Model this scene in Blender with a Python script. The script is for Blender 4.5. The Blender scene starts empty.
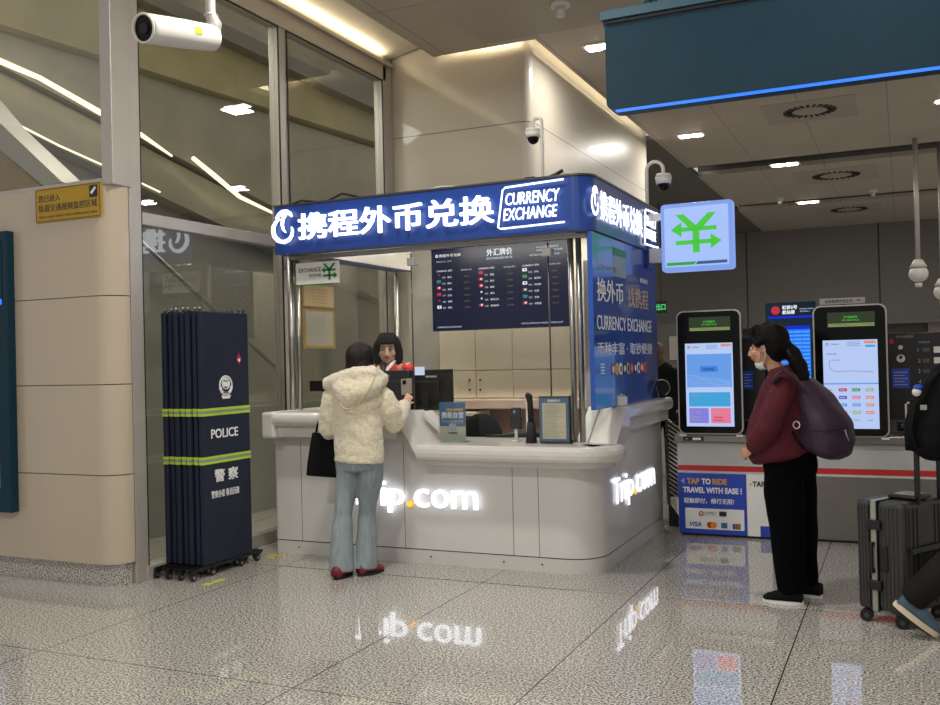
import bpy, bmesh, math, random
from mathutils import Vector, Matrix, noise
random.seed(7)
SC = bpy.context.scene
COL = SC.collection
V = Vector
# ------------------------------------------------------------------ camera
FPX = 946.103; YAW = -0.428837684; PIT = 0.00742751670; ROL = -0.0239874345; EYE = 1.55
cf = V((math.sin(YAW)*math.cos(PIT), math.cos(YAW)*math.cos(PIT), math.sin(PIT)))
r0 = V((math.cos(YAW), -math.sin(YAW), 0)); u0 = r0.cross(cf)
cr = r0*math.cos(ROL) + u0*math.sin(ROL); cu = -r0*math.sin(ROL) + u0*math.cos(ROL)
cam = bpy.data.cameras.new('camera'); co = bpy.data.objects.new('camera', cam); COL.objects.link(co)
cam.sensor_width = 36; cam.lens = FPX/940*36; cam.clip_start = .05; cam.clip_end = 200
M3 = Matrix((cr, cu, -cf)).transposed()
co.matrix_world = Matrix.Translation((0, 0, EYE)) @ M3.to_4x4()
SC.camera = co
def ray(x, y): return cr*((x-470)/FPX) - cu*((y-352.5)/FPX) + cf
def P(x, y, Y):            # point of a sight line at depth Y
    d = ray(x, y); return d*(Y/d.y) + V((0, 0, EYE))
def PX(x, y, X):
    d = ray(x, y); return d*(X/d.x) + V((0, 0, EYE))
def PZ(x, y, z=0):
    d = ray(x, y); return d*((z-EYE)/d.z) + V((0, 0, EYE))
# ------------------------------------------------------------------ materials
def srgb(c):
    if isinstance(c, str): c = tuple(int(c[i:i+2], 16)/255 for i in (0, 2, 4))
    return tuple(((v/12.92) if v <= .04045 else ((v+.055)/1.055)**2.4) for v in c) + (1,)
MATS = {}
def nodes(name):
    m = bpy.data.materials.new(name); m.use_nodes = True
    nt = m.node_tree; nt.nodes.clear(); o = nt.nodes.new('ShaderNodeOutputMaterial')
    return m, nt, o
def mat(name, c='808080', rough=.5, metal=0, var=.06, scale=6, bump=0, bscale=60, coat=0, spec=.5, sheen=0, stretch=None):
    if name in MATS: return MATS[name]
    m, nt, o = nodes(name); N = nt.nodes.new; L = nt.links.new
    b = N('ShaderNodeBsdfPrincipled'); L(b.outputs[0], o.inputs[0])
    tc = N('ShaderNodeTexCoord'); mp = N('ShaderNodeMapping'); L(tc.outputs['Object'], mp.inputs[0])
    if stretch: mp.inputs['Scale'].default_value = stretch
    n = N('ShaderNodeTexNoise'); n.inputs['Scale'].default_value = scale; n.inputs['Detail'].default_value = 4
    L(mp.outputs[0], n.inputs[0])
    rmp = N('ShaderNodeValToRGB'); col = srgb(c)
    rmp.color_ramp.elements[0].position = .3; rmp.color_ramp.elements[1].position = .7
    rmp.color_ramp.elements[0].color = tuple(v*(1-var) for v in col[:3]) + (1,)
    rmp.color_ramp.elements[1].color = tuple(min(1, v*(1+var)) for v in col[:3]) + (1,)
    L(n.outputs[0], rmp.inputs[0]); L(rmp.outputs[0], b.inputs['Base Color'])
    b.inputs['Roughness'].default_value = rough; b.inputs['Metallic'].default_value = metal
    b.inputs['Coat Weight'].default_value = coat; b.inputs['Specular IOR Level'].default_value = spec
    if sheen: b.inputs['Sheen Weight'].default_value = sheen; b.inputs['Sheen Roughness'].default_value = .5
    if bump:
        n2 = N('ShaderNodeTexNoise'); n2.inputs['Scale'].default_value = bscale; n2.inputs['Detail'].default_value = 5
        L(mp.outputs[0], n2.inputs[0]); bp = N('ShaderNodeBump'); bp.inputs['Strength'].default_value = bump
        bp.inputs['Distance'].default_value = .01; L(n2.outputs[0], bp.inputs['Height']); L(bp.outputs[0], b.inputs['Normal'])
    MATS[name] = m; return m
def emit(name, c, s=1, base=None):
    if name in MATS: return MATS[name]
    m, nt, o = nodes(name)
    b = nt.nodes.new('ShaderNodeBsdfPrincipled'); nt.links.new(b.outputs[0], o.inputs[0])
    b.inputs['Base Color'].default_value = srgb(base or '060606'); b.inputs['Roughness'].default_value = .25
    b.inputs['Emission Color'].default_value = srgb(c); b.inputs['Emission Strength'].default_value = s; b.inputs['Specular IOR Level'].default_value = .2
    MATS[name] = m; return m
def glass(name, tint='ffffff', refl=.04, rough=0.0, ior=1.45):
    m, nt, o = nodes(name); N = nt.nodes.new; L = nt.links.new
    t = N('ShaderNodeBsdfTransparent'); t.inputs[0].default_value = srgb(tint)
    g = N('ShaderNodeBsdfGlossy'); g.inputs['Roughness'].default_value = rough
    f = N('ShaderNodeFresnel'); f.inputs[0].default_value = ior
    a = N('ShaderNodeMath'); a.operation = 'ADD'; a.inputs[1].default_value = refl; a.use_clamp = True; L(f.outputs[0], a.inputs[0])
    ge = N('ShaderNodeNewGeometry'); iv = N('ShaderNodeMath'); iv.operation = 'SUBTRACT'; iv.inputs[0].default_value = 1; L(ge.outputs['Backfacing'], iv.inputs[1])
    mu = N('ShaderNodeMath'); mu.operation = 'MULTIPLY'; L(a.outputs[0], mu.inputs[0]); L(iv.outputs[0], mu.inputs[1]); a = mu
    x = N('ShaderNodeMixShader'); L(a.outputs[0], x.inputs[0]); L(t.outputs[0], x.inputs[1]); L(g.outputs[0], x.inputs[2]); L(x.outputs[0], o.inputs[0])
    MATS[name] = m; return m
def lines_mat(name, c, rough, xs=(), ys=(), zs=(), period=None, w=.004, dark='3a3733', terrazzo=False, var=.04, metal=0, coat=0, bump=0):
    m, nt, o = nodes(name); N = nt.nodes.new; L = nt.links.new
    b = N('ShaderNodeBsdfPrincipled'); L(b.outputs[0], o.inputs[0]); b.inputs['Roughness'].default_value = rough
    b.inputs['Metallic'].default_value = metal; b.inputs['Coat Weight'].default_value = coat
    ge = N('ShaderNodeNewGeometry'); sp = N('ShaderNodeSeparateXYZ'); L(ge.outputs['Position'], sp.inputs[0])
    def math_(op, a, bb=None):
        k = N('ShaderNodeMath'); k.operation = op
        for i, q in enumerate((a, bb)):
            if q is None: continue
            if isinstance(q, (int, float)): k.inputs[i].default_value = q
            else: L(q, k.inputs[i])
        return k.outputs[0]
    acc = None
    for ax, arr in ((0, xs), (1, ys), (2, zs)):
        for q in arr:
            t = math_('LESS_THAN', math_('ABSOLUTE', math_('SUBTRACT', sp.outputs[ax], q)), w)
            acc = t if acc is None else math_('MAXIMUM', acc, t)
    if period:
        for ax, (per, off) in period.items():
            t = math_('LESS_THAN', math_('ABSOLUTE', math_('SUBTRACT', math_('PINGPONG', math_('ADD', sp.outputs[ax], off), per/2), 0)), w)
            acc = t if acc is None else math_('MAXIMUM', acc, t)
    col = N('ShaderNodeValToRGB'); base = srgb(c)
    if terrazzo:
        b.inputs['IOR'].default_value = 1.9
        n1 = N('ShaderNodeTexNoise'); n1.inputs['Scale'].default_value = 86; n1.inputs['Detail'].default_value = 2.5; n1.inputs['Roughness'].default_value = .6
        L(ge.outputs['Position'], n1.inputs[0]); L(n1.outputs[0], col.inputs[0])
        e = col.color_ramp.elements; e[0].position = .36; e[0].color = srgb('45423e'); e[1].position = .65; e[1].color = srgb('f0ede7')
        for p_, c_ in ((.435, '86827b'), (.49, 'aaa69f'), (.56, 'cac6be')):
            k = e.new(p_); k.color = srgb(c_)
    else:
        n1 = N('ShaderNodeTexNoise'); n1.inputs['Scale'].default_value = 1.3; n1.inputs['Detail'].default_value = 3
        L(ge.outputs['Position'], n1.inputs[0]); L(n1.outputs[0], col.inputs[0])
        e = col.color_ramp.elements; e[0].position = .3; e[1].position = .7
        e[0].color = tuple(v*(1-var) for v in base[:3]) + (1,); e[1].color = tuple(v*(1+var) for v in base[:3]) + (1,)
    out = col.outputs[0]
    if acc is not None:
        mx = N('ShaderNodeMixRGB'); L(acc, mx.inputs[0]); L(out, mx.inputs[1]); mx.inputs[2].default_value = srgb(dark); out = mx.outputs[0]
    L(out, b.inputs['Base Color'])
    if bump:
        n2 = N('ShaderNodeTexNoise'); n2.inputs['Scale'].default_value = 1.1; L(ge.outputs['Position'], n2.inputs[0])
        bp = N('ShaderNodeBump'); bp.inputs['Strength'].default_value = bump; L(n2.outputs[0], bp.inputs['Height']); L(bp.outputs[0], b.inputs['Normal'])
    MATS[name] = m; return m

mat('cream', 'c9c0b0', .28, coat=.3, var=.02, scale=1)
mat('warm_grey', 'a89f93', .5, var=.03)
mat('frame_white', 'b9b3ac', .4, metal=.3, var=.03)
mat('steel', 'a8a6a0', .28, metal=.9, var=.05)
mat('steel_dark', '5c5a55', .35, metal=.8, var=.05)
mat('counter_white', 'd8d5cf', .25, coat=.4, var=.02)
mat('counter_low', 'd6d4cf', .35, var=.02)
mat('sign_blue', '0d3988', .35, coat=.2, var=.03)
mat('panel_blue', '1a4fae', .22, coat=.5, var=.12, scale=1.5)
mat('navy_cloth', '121b33', .75, var=.12, scale=9, bump=.15, bscale=30)
mat('black', '121214', .4, var=.1)
mat('black_gloss', '040405', .12, var=.05, spec=.22)
mat('slate_blue', '48698a', .4)
mat('bulkhead', 'a89d74', .4, metal=.2, var=.12, scale=2)  # warm light on this band is put into its yellowish colour
mat('black_cloth', '101014', .9, spec=.2, var=.2, bump=.3, bscale=40)
mat('rubber', '1a1a1b', .7, var=.1)
mat('white_plastic', 'd9d6cf', .4, var=.03)
mat('white_paint', 'e9e9e4', .5, var=.02)
mat('white_print', 'f2f2f2', .5, var=.0)
mat('grey_print', '9aa4b8', .5, var=.0)
mat('dark_print', '1c2430', .5, var=.0)
mat('teal', '0a3142', .45, var=.05, spec=.25)
mat('teal_top', '2c5566', .3, var=.05)
mat('dark_wall', '6a6762', .6, var=.04)
mat('lime', 'b6d63a', .5, var=.05)
mat('silver_tape', '9c9f94', .35, metal=.3, var=.1)
mat('red', 'c0242a', .45, var=.05)
mat('orange', 'e88a25', .5, var=.03)
mat('yellow_sign', 'b58f1c', .5, var=.04)
mat('skin', 'c69275', .5, var=.05, scale=20)
mat('skin_pale', 'd9ad94', .5, var=.04, scale=20)
mat('lip', 'a04a42', .5, var=.05)
mat('hair', '070606', .6, spec=.18, var=.5, scale=40, stretch=(6, 6, .6), bump=.5, bscale=40)
mat('hair_plum', '1c0f14', .5, spec=.3, var=.5, scale=40, stretch=(6, 6, .6), bump=.5, bscale=40)
mat('hair_brown', '5b4028', .5, var=.4, scale=40, stretch=(6, 6, .6))
mat('fleece', 'ebe1c6', .95, var=.12, scale=45, bump=1.0, bscale=110, sheen=.6)
mat('seam', 'c2b592', .9, var=.1)
mat('denim', '8d999d', .8, var=.16, scale=14, bump=.2, bscale=120, stretch=(3, 3, .5))
mat('shoe_red', '7d1f33', .5, var=.1)
mat('maroon', '52101f', .85, var=.2, scale=12, bump=.5, bscale=30)
mat('plum_nylon', '37203a', .55, var=.18, scale=8, bump=.4, bscale=18)
mat('trouser_black', '060608', .95, spec=.08, var=.2, bump=.2)
mat('trouser_grey', '201e1d', .9, spec=.15, var=.15, bump=.2)
mat('vest_red', 'd8322c', .6, var=.08)
mat('suitcase', '383939', .42, var=.12, metal=.2, scale=12)
mat('shoe_blue', '4a6070', .6, var=.2)
mat('cream_sole', 'd8ccb0', .6, var=.05)
mat('stainless', '8e8b84', .33, metal=.85, var=.06, stretch=(1, 1, 12))
mat('rib_white', 'c9cac6', .4, metal=.15, var=.03)
mat('ad_blue', '2244b4', .3, var=.04)
mat('beige_wall', 'cdc2aa', .5, var=.03)
mat('pink_beige', 'bda596', .55, var=.04)
mat('glossy_card', '3a6ca0', .25, var=.05)
mat('sand_card', 'b9b39a', .4, var=.1)
mat('copper_gold', 'd9a441', .5, var=.05)
mat('tan_paper', 'cdb08e', .6, var=.04)
mat('wood_pale', 'a8894e', .5, var=.1)
mat('olive_metal', 'a09c8c', .35, metal=.3, var=.12, scale=2, bump=.25, bscale=1.6)
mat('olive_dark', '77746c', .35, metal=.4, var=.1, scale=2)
mat('olive_wall', '9d9c96', .5, var=.06, scale=2)
mat('green_print', '2f8a3c', .5, var=.03)
mat('dark_green', '27332c', .2, var=.15, scale=5)
mat('phone_grey', '8a8078', .3, var=.05)
mat('vent', 'b0a79b', .5, var=.03)
mat('mask_white', 'd5dad6', .7, var=.03)
emit('led', 'eef4ff', 2.4)
emit('led_soft', 'f4f7ff', 1.9)
emit('led_blue', '2f78ff', 1.4)
emit('led_yellow', 'ffb52e', 1.6)
emit('box_face', 'a9c4ff', .95)
emit('box_edge', '8fb0ff', .8)
emit('box_green', '54e04a', .75)
emit('box_green_dark', '3bbf4a', .7)
emit('box_grey', '4f77a8', .6)
emit('downlight', 'fff4e2', 22)
emit('cove', 'ffe6b4', 2.2)
emit('warm_reflection', 'fff0c8', 2.6)  # glow standing in for strip-light reflections on the stairwell metal
emit('scr_navy', '0b1440', .55)
emit('scr_navy2', '141e55', .5)
emit('scr_white', 'eef2fa', 1.1)
emit('scr_text', 'c9d4ec', 1.0)
emit('scr_red', 'd0324a', .8)
emit('scr_teal', '2f9ab0', .7)
emit('scr_green', '4fae5c', .7)
emit('scr_gold', '8f8460', .6)
emit('tm_bg', 'b9cdf8', .95)
emit('tm_blue', '6ba2ee', .9)
emit('tm_blue2', '3e86e6', .9)
emit('tm_violet', '8b84e4', .9)
emit('tm_pink', 'ee7e9c', .9)
emit('tm_cyan', '45a8e0', .9)
emit('tm_grey', '7d8eb4', .8)
emit('tm_lime', 'b4c77c', .8)
emit('tm_orange', 'efa07a', .8)
emit('tm_purple', '6a5ac8', .8)
emit('tm_olive', '46553c', .45)
emit('dep_blue', '1f74f0', 1.0)
emit('dep_light', '59a6ff', 1.0)
emit('dep_deep', '1226c8', 1.0)
emit('exit_green', '57d47a', 1.1)
glass('booth_glass', 'fbfcfa', .01, ior=1.3)
glass('station_glass', 'f0f1ec', .10, ior=1.4)
glass('acrylic', 'f4f8f8', .05)
floor_m = lines_mat('terrazzo', 'a09488', .03, xs=(-6.05, -4.37, -2.69, -1.62, -.565, .49, 1.55, 2.6), ys=(6.0, 3.76, 1.5, 8.28, 10.5, 12.8), terrazzo=True, w=.0035, bump=.0)
lines_mat('ceiling', 'bdb3a6', .5, period={0: (1.05, .1), 1: (3.1, 1.7)}, w=.006, dark='8a8278')
lines_mat('cream_panel', 'c4bcad', .36, zs=(4.0, 2.75, 1.45), w=.005, dark='6d6558', coat=.3, var=.02)
lines_mat('cream_left', 'c0b29d', .22, zs=(2.065, 1.434, .79), w=.004, dark='7b6f5b', coat=.3, var=.02)
lines_mat('far_wall', '74726d', .6, period={0: (3.26, .49)}, w=.02, dark='2b2a28')
lines_mat('counter_panel', 'dddbd7', .28, xs=(-4.47, -3.52, -2.62, -2.42), w=.003, dark='7f7b73', coat=.3, var=.02)
mg = bpy.data.materials.new('granite'); 
MATS['granite'] = lines_mat('granite', '7d766b', .2, terrazzo=True)
# ------------------------------------------------------------------ mesh builder
class MB:
    def __init__(s): s.v = []; s.f = []; s.m = []; s.s = []; s.mats = []
    def mi(s, m):
        if m not in s.mats: s.mats.append(m)
        return s.mats.index(m)
    def add(s, vs, fs, m, smooth=False):
        o = len(s.v); s.v += [V(q) for q in vs]; i = s.mi(m)
        for f in fs: s.f.append([k+o for k in f]); s.m.append(i); s.s.append(smooth)
        return s
    def bm(s, bm, m, smooth=False):
        bm.verts.index_update()
        s.add([v.co.copy() for v in bm.verts], [[v.index for v in f.verts] for f in bm.faces], m, smooth); bm.free(); return s
    def box(s, a, b, m, bev=0, seg=2, mx=None):
        bm = bmesh.new(); bmesh.ops.create_cube(bm, size=1)
        a, b = V(a), V(b)
        lo = V([min(a[i], b[i]) for i in range(3)]); hi = V([max(a[i], b[i]) for i in range(3)])
        for v in bm.verts: v.co = V([lo[i] + (v.co[i]+.5)*(hi[i]-lo[i]) for i in range(3)])
        if bev: bmesh.ops.bevel(bm, geom=bm.edges[:], offset=bev, segments=seg, affect='EDGES', profile=.5)
        if mx: bmesh.ops.transform(bm, matrix=mx, verts=bm.verts)
        return s.bm(bm, m, False)
    def cyl(s, a, b, r, m, r2=None, n=20, smooth=True):
        a, b = V(a), V(b); d = (b-a); z = d.normalized(); x = z.orthogonal().normalized(); y = z.cross(x)
        r2 = r if r2 is None else r2; vs = []
        for c, rr in ((a, r), (b, r2)):
            for k in range(n):
                t = 2*math.pi*k/n; vs.append(c + (x*math.cos(t) + y*math.sin(t))*rr)
        s.add(vs, [[k, (k+1) % n, n+(k+1) % n, n+k] for k in range(n)], m, smooth)
        o = len(s.v)-2*n; i = s.mi(m)
        s.f += [[o+k for k in range(n)][::-1], [o+n+k for k in range(n)]]; s.m += [i, i]; s.s += [False, False]
        return s
    def tube(s, pts, r, m, n=12, closed=False, smooth=True, up=None):
        pts = [V(p) for p in pts]; R = r if isinstance(r, (list, tuple)) else [r]*len(pts)
        rings = []; prev = None; L = len(pts)
        for i, p in enumerate(pts):
            if closed: d = pts[(i+1) % L]-pts[i-1]
            else: d = pts[min(i+1, L-1)]-pts[max(i-1, 0)]
            z = d.normalized()
            x = (prev - z*prev.dot(z)).normalized() if prev else (z.cross(V(up)).normalized() if up else z.orthogonal().normalized())
            prev = x; y = z.cross(x); rr = R[i] if isinstance(R[i], (list, tuple)) else (R[i], R[i])
            rings.append([p + x*math.cos(2*math.pi*k/n)*rr[0] + y*math.sin(2*math.pi*k/n)*rr[1] for k in range(n)])
        return s.loft(rings, m, closed, smooth)
    def loft(s, rings, m, closed=False, smooth=True, cap=True):
        n = len(rings[0]); vs = [q for r in rings for q in r]; fs = []; L = len(rings)
        for i in range(L if closed else L-1):
            j = (i+1) % L
            for k in range(n): fs.append([i*n+k, i*n+(k+1) % n, j*n+(k+1) % n, j*n+k])
        if cap and not closed: fs += [[k for k in range(n)][::-1], [(L-1)*n+k for k in range(n)]]
        return s.add(vs, fs, m, smooth)
    def sph(s, c, r, m, n=16, mx=None):
        bm = bmesh.new(); bmesh.ops.create_uvsphere(bm, u_segments=n, v_segments=max(6, n*3//4), radius=1)
        rr = r if isinstance(r, (list, tuple)) else (r, r, r)
        for v in bm.verts:
            q = V((v.co.x*rr[0], v.co.y*rr[1], v.co.z*rr[2])); v.co = (mx @ q if mx else q) + V(c)
        return s.bm(bm, m, True)
    def torus(s, c, R, r, m, ax=(0, 0, 1), n=28, k=10, a0=0, a1=None):
        z = V(ax).normalized(); x = z.orthogonal().normalized(); y = z.cross(x)
        pts = [V(c)+(x*math.cos(2*math.pi*i/n)+y*math.sin(2*math.pi*i/n))*R for i in range(n)]
        return s.tube(pts, r, m, n=k, closed=True)
    def poly(s, pts, d, m):      # prism: polygon pushed along d
        pts = [V(p) for p in pts]; n = len(pts); d = V(d)
        return s.add(pts + [p+d for p in pts], [list(range(n))[::-1], list(range(n, 2*n))] + [[k, (k+1) % n, n+(k+1) % n, n+k] for k in range(n)], m)
    def rect(s, o, rx, up, x0, y0, x1, y1, m, d=.002):   # thin plate on a plane with origin o
        o, rx, up = V(o), V(rx), V(up); nrm = rx.cross(up)
        q = [o+rx*a+up*b for a, b in ((x0, y0), (x1, y0), (x1, y1), (x0, y1))]
        return s.poly(q, nrm*d, m)
    def rrect(s, o, rx, up, x0, y0, x1, y1, r, m, d=.002, seg=6):
        o, rx, up = V(o), V(rx), V(up); nrm = rx.cross(up); q = []
        for cx, cy, a in ((x1-r, y1-r, 0), (x0+r, y1-r, 90), (x0+r, y0+r, 180), (x1-r, y0+r, 270)):
            for k in range(seg+1):
                t = math.radians(a+90*k/seg); q.append(o+rx*(cx+r*math.cos(t))+up*(cy+r*math.sin(t)))
        return s.poly(q, nrm*d, m)
    def text(s, txt, o, rx, up, w, h, m, d=.002, bold=.0, shear=0, lift=0):
        vs, fs = text_mesh(txt, bold, shear); o, rx, up = V(o), V(rx).normalized(), V(up).normalized(); nrm = rx.cross(up)
        x0 = min(v[0] for v in vs); x1 = max(v[0] for v in vs); y0 = min(v[1] for v in vs); y1 = max(v[1] for v in vs)
        kx = w/(x1-x0) if w else h/(y1-y0); ky = h/(y1-y0) if h else kx
        out = [o + rx*((v[0]-x0)*kx) + up*((v[1]-y0)*ky) + nrm*(lift + (d + (v[2]-.02)*.5 if v[2] > 0 else 0)) for v in vs]
        return s.add(out, fs, m)
    def build(s, name, parent=None, label=None):
        me = bpy.data.meshes.new(name); base = V((0, 0, 0))
        if parent is not None: base = worldloc(parent)
        elif s.v:
            lo = V([min(v[i] for v in s.v) for i in range(3)]); hi = V([max(v[i] for v in s.v) for i in range(3)])
            base = V(((lo.x+hi.x)/2, (lo.y+hi.y)/2, lo.z))
        me.from_pydata([v-base for v in s.v], [], s.f)
        for q in s.mats: me.materials.append(MATS[q])
        me.polygons.foreach_set('material_index', s.m); me.polygons.foreach_set('use_smooth', s.s); me.validate(); me.update()
        o = bpy.data.objects.new(name, me); COL.objects.link(o)
        if parent is not None: o.parent = parent
        else: o.location = base
        if label: o['label'] = label
        return o
def worldloc(o):
    q = V((0, 0, 0))
    while o is not None: q += V(o.location); o = o.parent
    return q
TXT = {}
def text_mesh(txt, bold, shear):
    k = (txt, bold, shear)
    if k in TXT: return TXT[k]
    c = bpy.data.curves.new('t', 'FONT'); c.body = txt; c.size = 1; c.extrude = .02; c.shear = shear; c.resolution_u = 3
    o = bpy.data.objects.new('t', c); COL.objects.link(o)
    me = bpy.data.meshes.new_from_object(o.evaluated_get(bpy.context.evaluated_depsgraph_get()))
    vs = [tuple(v.co) for v in me.vertices]; fs = [list(p.vertices) for p in me.polygons]
    bpy.data.objects.remove(o); bpy.data.curves.remove(c); bpy.data.meshes.remove(me)
    if bold:      # heavier strokes: the glyph repeated a hair apart
        e = bold*.85; v0, f0 = vs, fs; vs, fs = [], []
        for q, (a, b) in enumerate(((-e, -e), (e, -e), (-e, e), (e, e), (0, 0)) if bold > .015 else ((-e, 0), (e, 0))):
            o = len(vs); vs += [(x+a, y+b, z+(.001*q if z > 0 else 0)) for x, y, z in v0]; fs += [[i+o for i in f] for f in f0]
    TXT[k] = (vs, fs); return TXT[k]
def thing(name, label, cat, loc=(0, 0, 0), group=None):
    o = bpy.data.objects.new(name, None); COL.objects.link(o); o.location = loc; o.empty_display_size = .1
    return tag(o, label, cat, group)
def tag(o, label, cat, group=None):
    o['label'] = label; o['category'] = cat
    if group: o['group'] = group
    return o
def struct(o): o['kind'] = 'structure'; return o
def part(p, name, fn, label=None):
    m = MB(); fn(m); return m.build(name, p, label)
def copy_tree(o, parent=None):
    c = o.copy(); COL.objects.link(c); c.parent = parent
    for ch in list(o.children): copy_tree(ch, c)
    return c
X_, Y_, Z_ = V((1, 0, 0)), V((0, 1, 0)), V((0, 0, 1))
def smoothmesh(mb, name, parent, m, vox=.012, it=4, label=None, disp=0, dscale=30):
    """closed shapes fused into one continuous skin"""
    me = bpy.data.meshes.new('tmp'); me.from_pydata(mb.v, [], mb.f); me.update()
    b = bmesh.new(); b.from_mesh(me); bmesh.ops.recalc_face_normals(b, faces=b.faces); b.to_mesh(me); b.free()
    o = bpy.data.objects.new('tmp', me); COL.objects.link(o)
    r = o.modifiers.new('r', 'REMESH'); r.mode = 'VOXEL'; r.voxel_size = vox
    s = o.modifiers.new('s', 'SMOOTH'); s.factor = .5; s.iterations = it
    nm = bpy.data.meshes.new_from_object(o.evaluated_get(bpy.context.evaluated_depsgraph_get()))
    bpy.data.objects.remove(o); bpy.data.meshes.remove(me)
    nm.name = name; base = worldloc(parent) if parent is not None else V((0, 0, 0))
    nrm = [v.normal.copy() for v in nm.vertices]
    for v, n in zip(nm.vertices, nrm):
        if disp: v.co += n*disp*noise.noise(v.co*dscale)
        v.co -= base
    nm.materials.clear(); nm.materials.append(MATS[m])
    nm.polygons.foreach_set('use_smooth', [True]*len(nm.polygons)); nm.update()
    q = bpy.data.objects.new(name, nm); COL.objects.link(q)
    if parent is not None: q.parent = parent
    if label: q['label'] = label
    return q
# ================================================================== SETTING
ZC = 4.77
struct(part(None, 'floor', lambda m: m.box((-12, -5, -.12), (9, 27, 0), 'terrazzo')))
def ceil_(m):
    m.box((-4.45, -5, ZC), (9, 8.98, ZC+.08), 'ceiling')
    m.box((-3.3, 8.98, ZC), (9, 16.5, ZC+.08), 'ceiling')
    m.box((-3.3, 17.35, ZC), (9, 21.3, ZC+.08), 'ceiling'); m.box((-3.3, 22.0, ZC), (9, 26.3, ZC+.08), 'ceiling')
    for a, b in ((16.5, 17.35), (21.3, 22.0)):       # recessed service channels
        m.box((-3.3, a-.05, ZC+.35), (9, b+.05, ZC+.42), 'dark_wall')
        m.box((-3.3, a-.06, ZC), (9, a, ZC+.36), 'dark_wall'); m.box((-3.3, b, ZC+.08), (9, b+.06, ZC+.36), 'dark_wall')
    m.box((-6.2, 14.05, ZC), (-3.3, 26.3, ZC+.08), 'dark_wall')
    m.box((-5.3, -5, 5.22), (-4.1, 9.3, 5.3), 'cream'); m.box((-4.2, -5, ZC+.03), (-4.14, 9.05, 5.24), 'cream')       # cove over the glazing
    m.box((-4.2, 8.70, ZC+.08), (-3.1, 8.75, 5.24), 'cream'); m.box((-5.3, 8.7, 5.22), (-3.0, 9.3, 5.3), 'cream')
    m.box((-3.1, 8.7, ZC+.03), (-3.05, 14.1, 5.24), 'cream'); m.box((-3.6, 9.0, 5.22), (-3.05, 14.1, 5.3), 'cream')
struct(part(None, 'ceiling', ceil_))
struct(part(None, 'trim_8', lambda m: (m.poly([(-5.2, 5.0, 4.83), (-5.2, 5.0, 4.92), (-4.46, 5.0, 5.06), (-4.46, 5.0, 4.98)], (0, 4.1, 0), 'cream'), m.box((-5.3, -5, 4.87), (-5.18, 9.14, 5.25), 'cream'), m.box((-4.46, -5, ZC+.081), (-4.42, 9.1, 5.0), 'cream'))))
struct(part(None, 'trim_1', lambda m: m.box((-3.62, 6.0, 4.60), (.8, 8.41, 4.768), 'warm_grey', bev=.01)))   # dropped ceiling field
struct(part(None, 'trim_2', lambda m: m.box((-5.12, 5.3, 4.80), (-5.07, 9.0, 4.83), 'cove')))
# building wall behind the booth
def wb(m):
    m.box((-5.2, 9.14, 0), (-3.55, 9.4, 5.25), 'cream_panel')
    ring = []
    for z in (0, 5.25):
        q = [V((-3.55, 9.14, z))]
        for k in range(9):
            t = math.radians(90*k/8); q.append(V((-3.55+.12*math.sin(t), 9.26-.12*math.cos(t), z)))
        q += [V((-3.55, 9.4, z))]; ring.append(q)
    m.loft(ring, 'cream_panel', smooth=False)
    m.box((-3.55, 9.26, 0), (-3.43, 14.05, 5.25), 'cream_panel')
struct(part(None, 'wall_back', wb))
struct(part(None, 'wall_far', lambda m: (m.box((-9, 26.2, 2.3), (9, 26.4, 4.85), 'far_wall'), m.box((-9, 26.9, 0), (9, 27.0, 2.35), 'dark_wall'),
        [m.box((x, 26.7, 0), (x+.35, 26.95, 2.3), 'warm_grey') for x in (-6, -4.4, -2.9, -1.2, .6, 2.4)], m.box((-9, 26.15, 2.2), (9, 26.9, 2.3), 'far_wall'))))
# cream clad wall on the left
def wl(m):
    for z0, z1 in ((.16, .788), (.792, 1.432), (1.436, 2.063), (2.067, 2.86)):
        r = .16; ring = []
        for z in (z0, z1):
            q = [V((-8.5, 5.3, z)), V((-8.5, 5.0, z))]
            for k in range(11):
                t = math.radians(90*k/10); q.append(V((-5.20+r*math.sin(t)-.0, 5.0+r-r*math.cos(t), z)))
            q.append(V((-5.04, 5.17, z))); q.append(V((-5.20, 5.17, z))); ring.append(q)
        m.loft(ring, 'cream_left', smooth=False)
    m.box((-8.5, 5.01, .78), (-5.16, 5.3, .8), 'warm_grey'); m.box((-8.5, 5.01, 1.42), (-5.16, 5.3, 1.44), 'warm_grey'); m.box((-8.5, 5.01, 2.05), (-5.16, 5.3, 2.07), 'warm_grey')
    m.box((-8.5, 5.07, 0), (-5.07, 5.17, .165), 'granite')
struct(part(None, 'wall_left', wl))
# glazing to the stairwell
GX = -5.1
def frame(m):
    m.box((-5.135, 5.02, 2.85), (-5.03, 5.2, 4.86), 'frame_white', bev=.006)
    m.box((-5.2, 5.18, 0), (-5.04, 5.3, 4.86), 'frame_white', bev=.004)
    m.box((-5.16, 7.05, .06), (-5.06, 7.17, 4.62), 'frame_white', bev=.004)
    m.box((-5.16, 8.93, 0), (-5.04, 9.12, 4.86), 'frame_white', bev=.004)
    m.box((-5.16, 5.28, 4.6), (-5.04, 9.0, 4.76), 'frame_white', bev=.004)
    m.box((-5.2, 5.28, 4.76), (-5.0, 9.12, 4.80), 'frame_white', bev=.004)
    m.box((-5.16, 5.28, 2.6), (-5.05, 7.06, 2.69), 'frame_white', bev=.004)
    m.box((-5.16, 5.28, 0), (-5.03, 9.0, .1), 'frame_white', bev=.004)
w1 = struct(part(None, 'window_1', frame))
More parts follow.
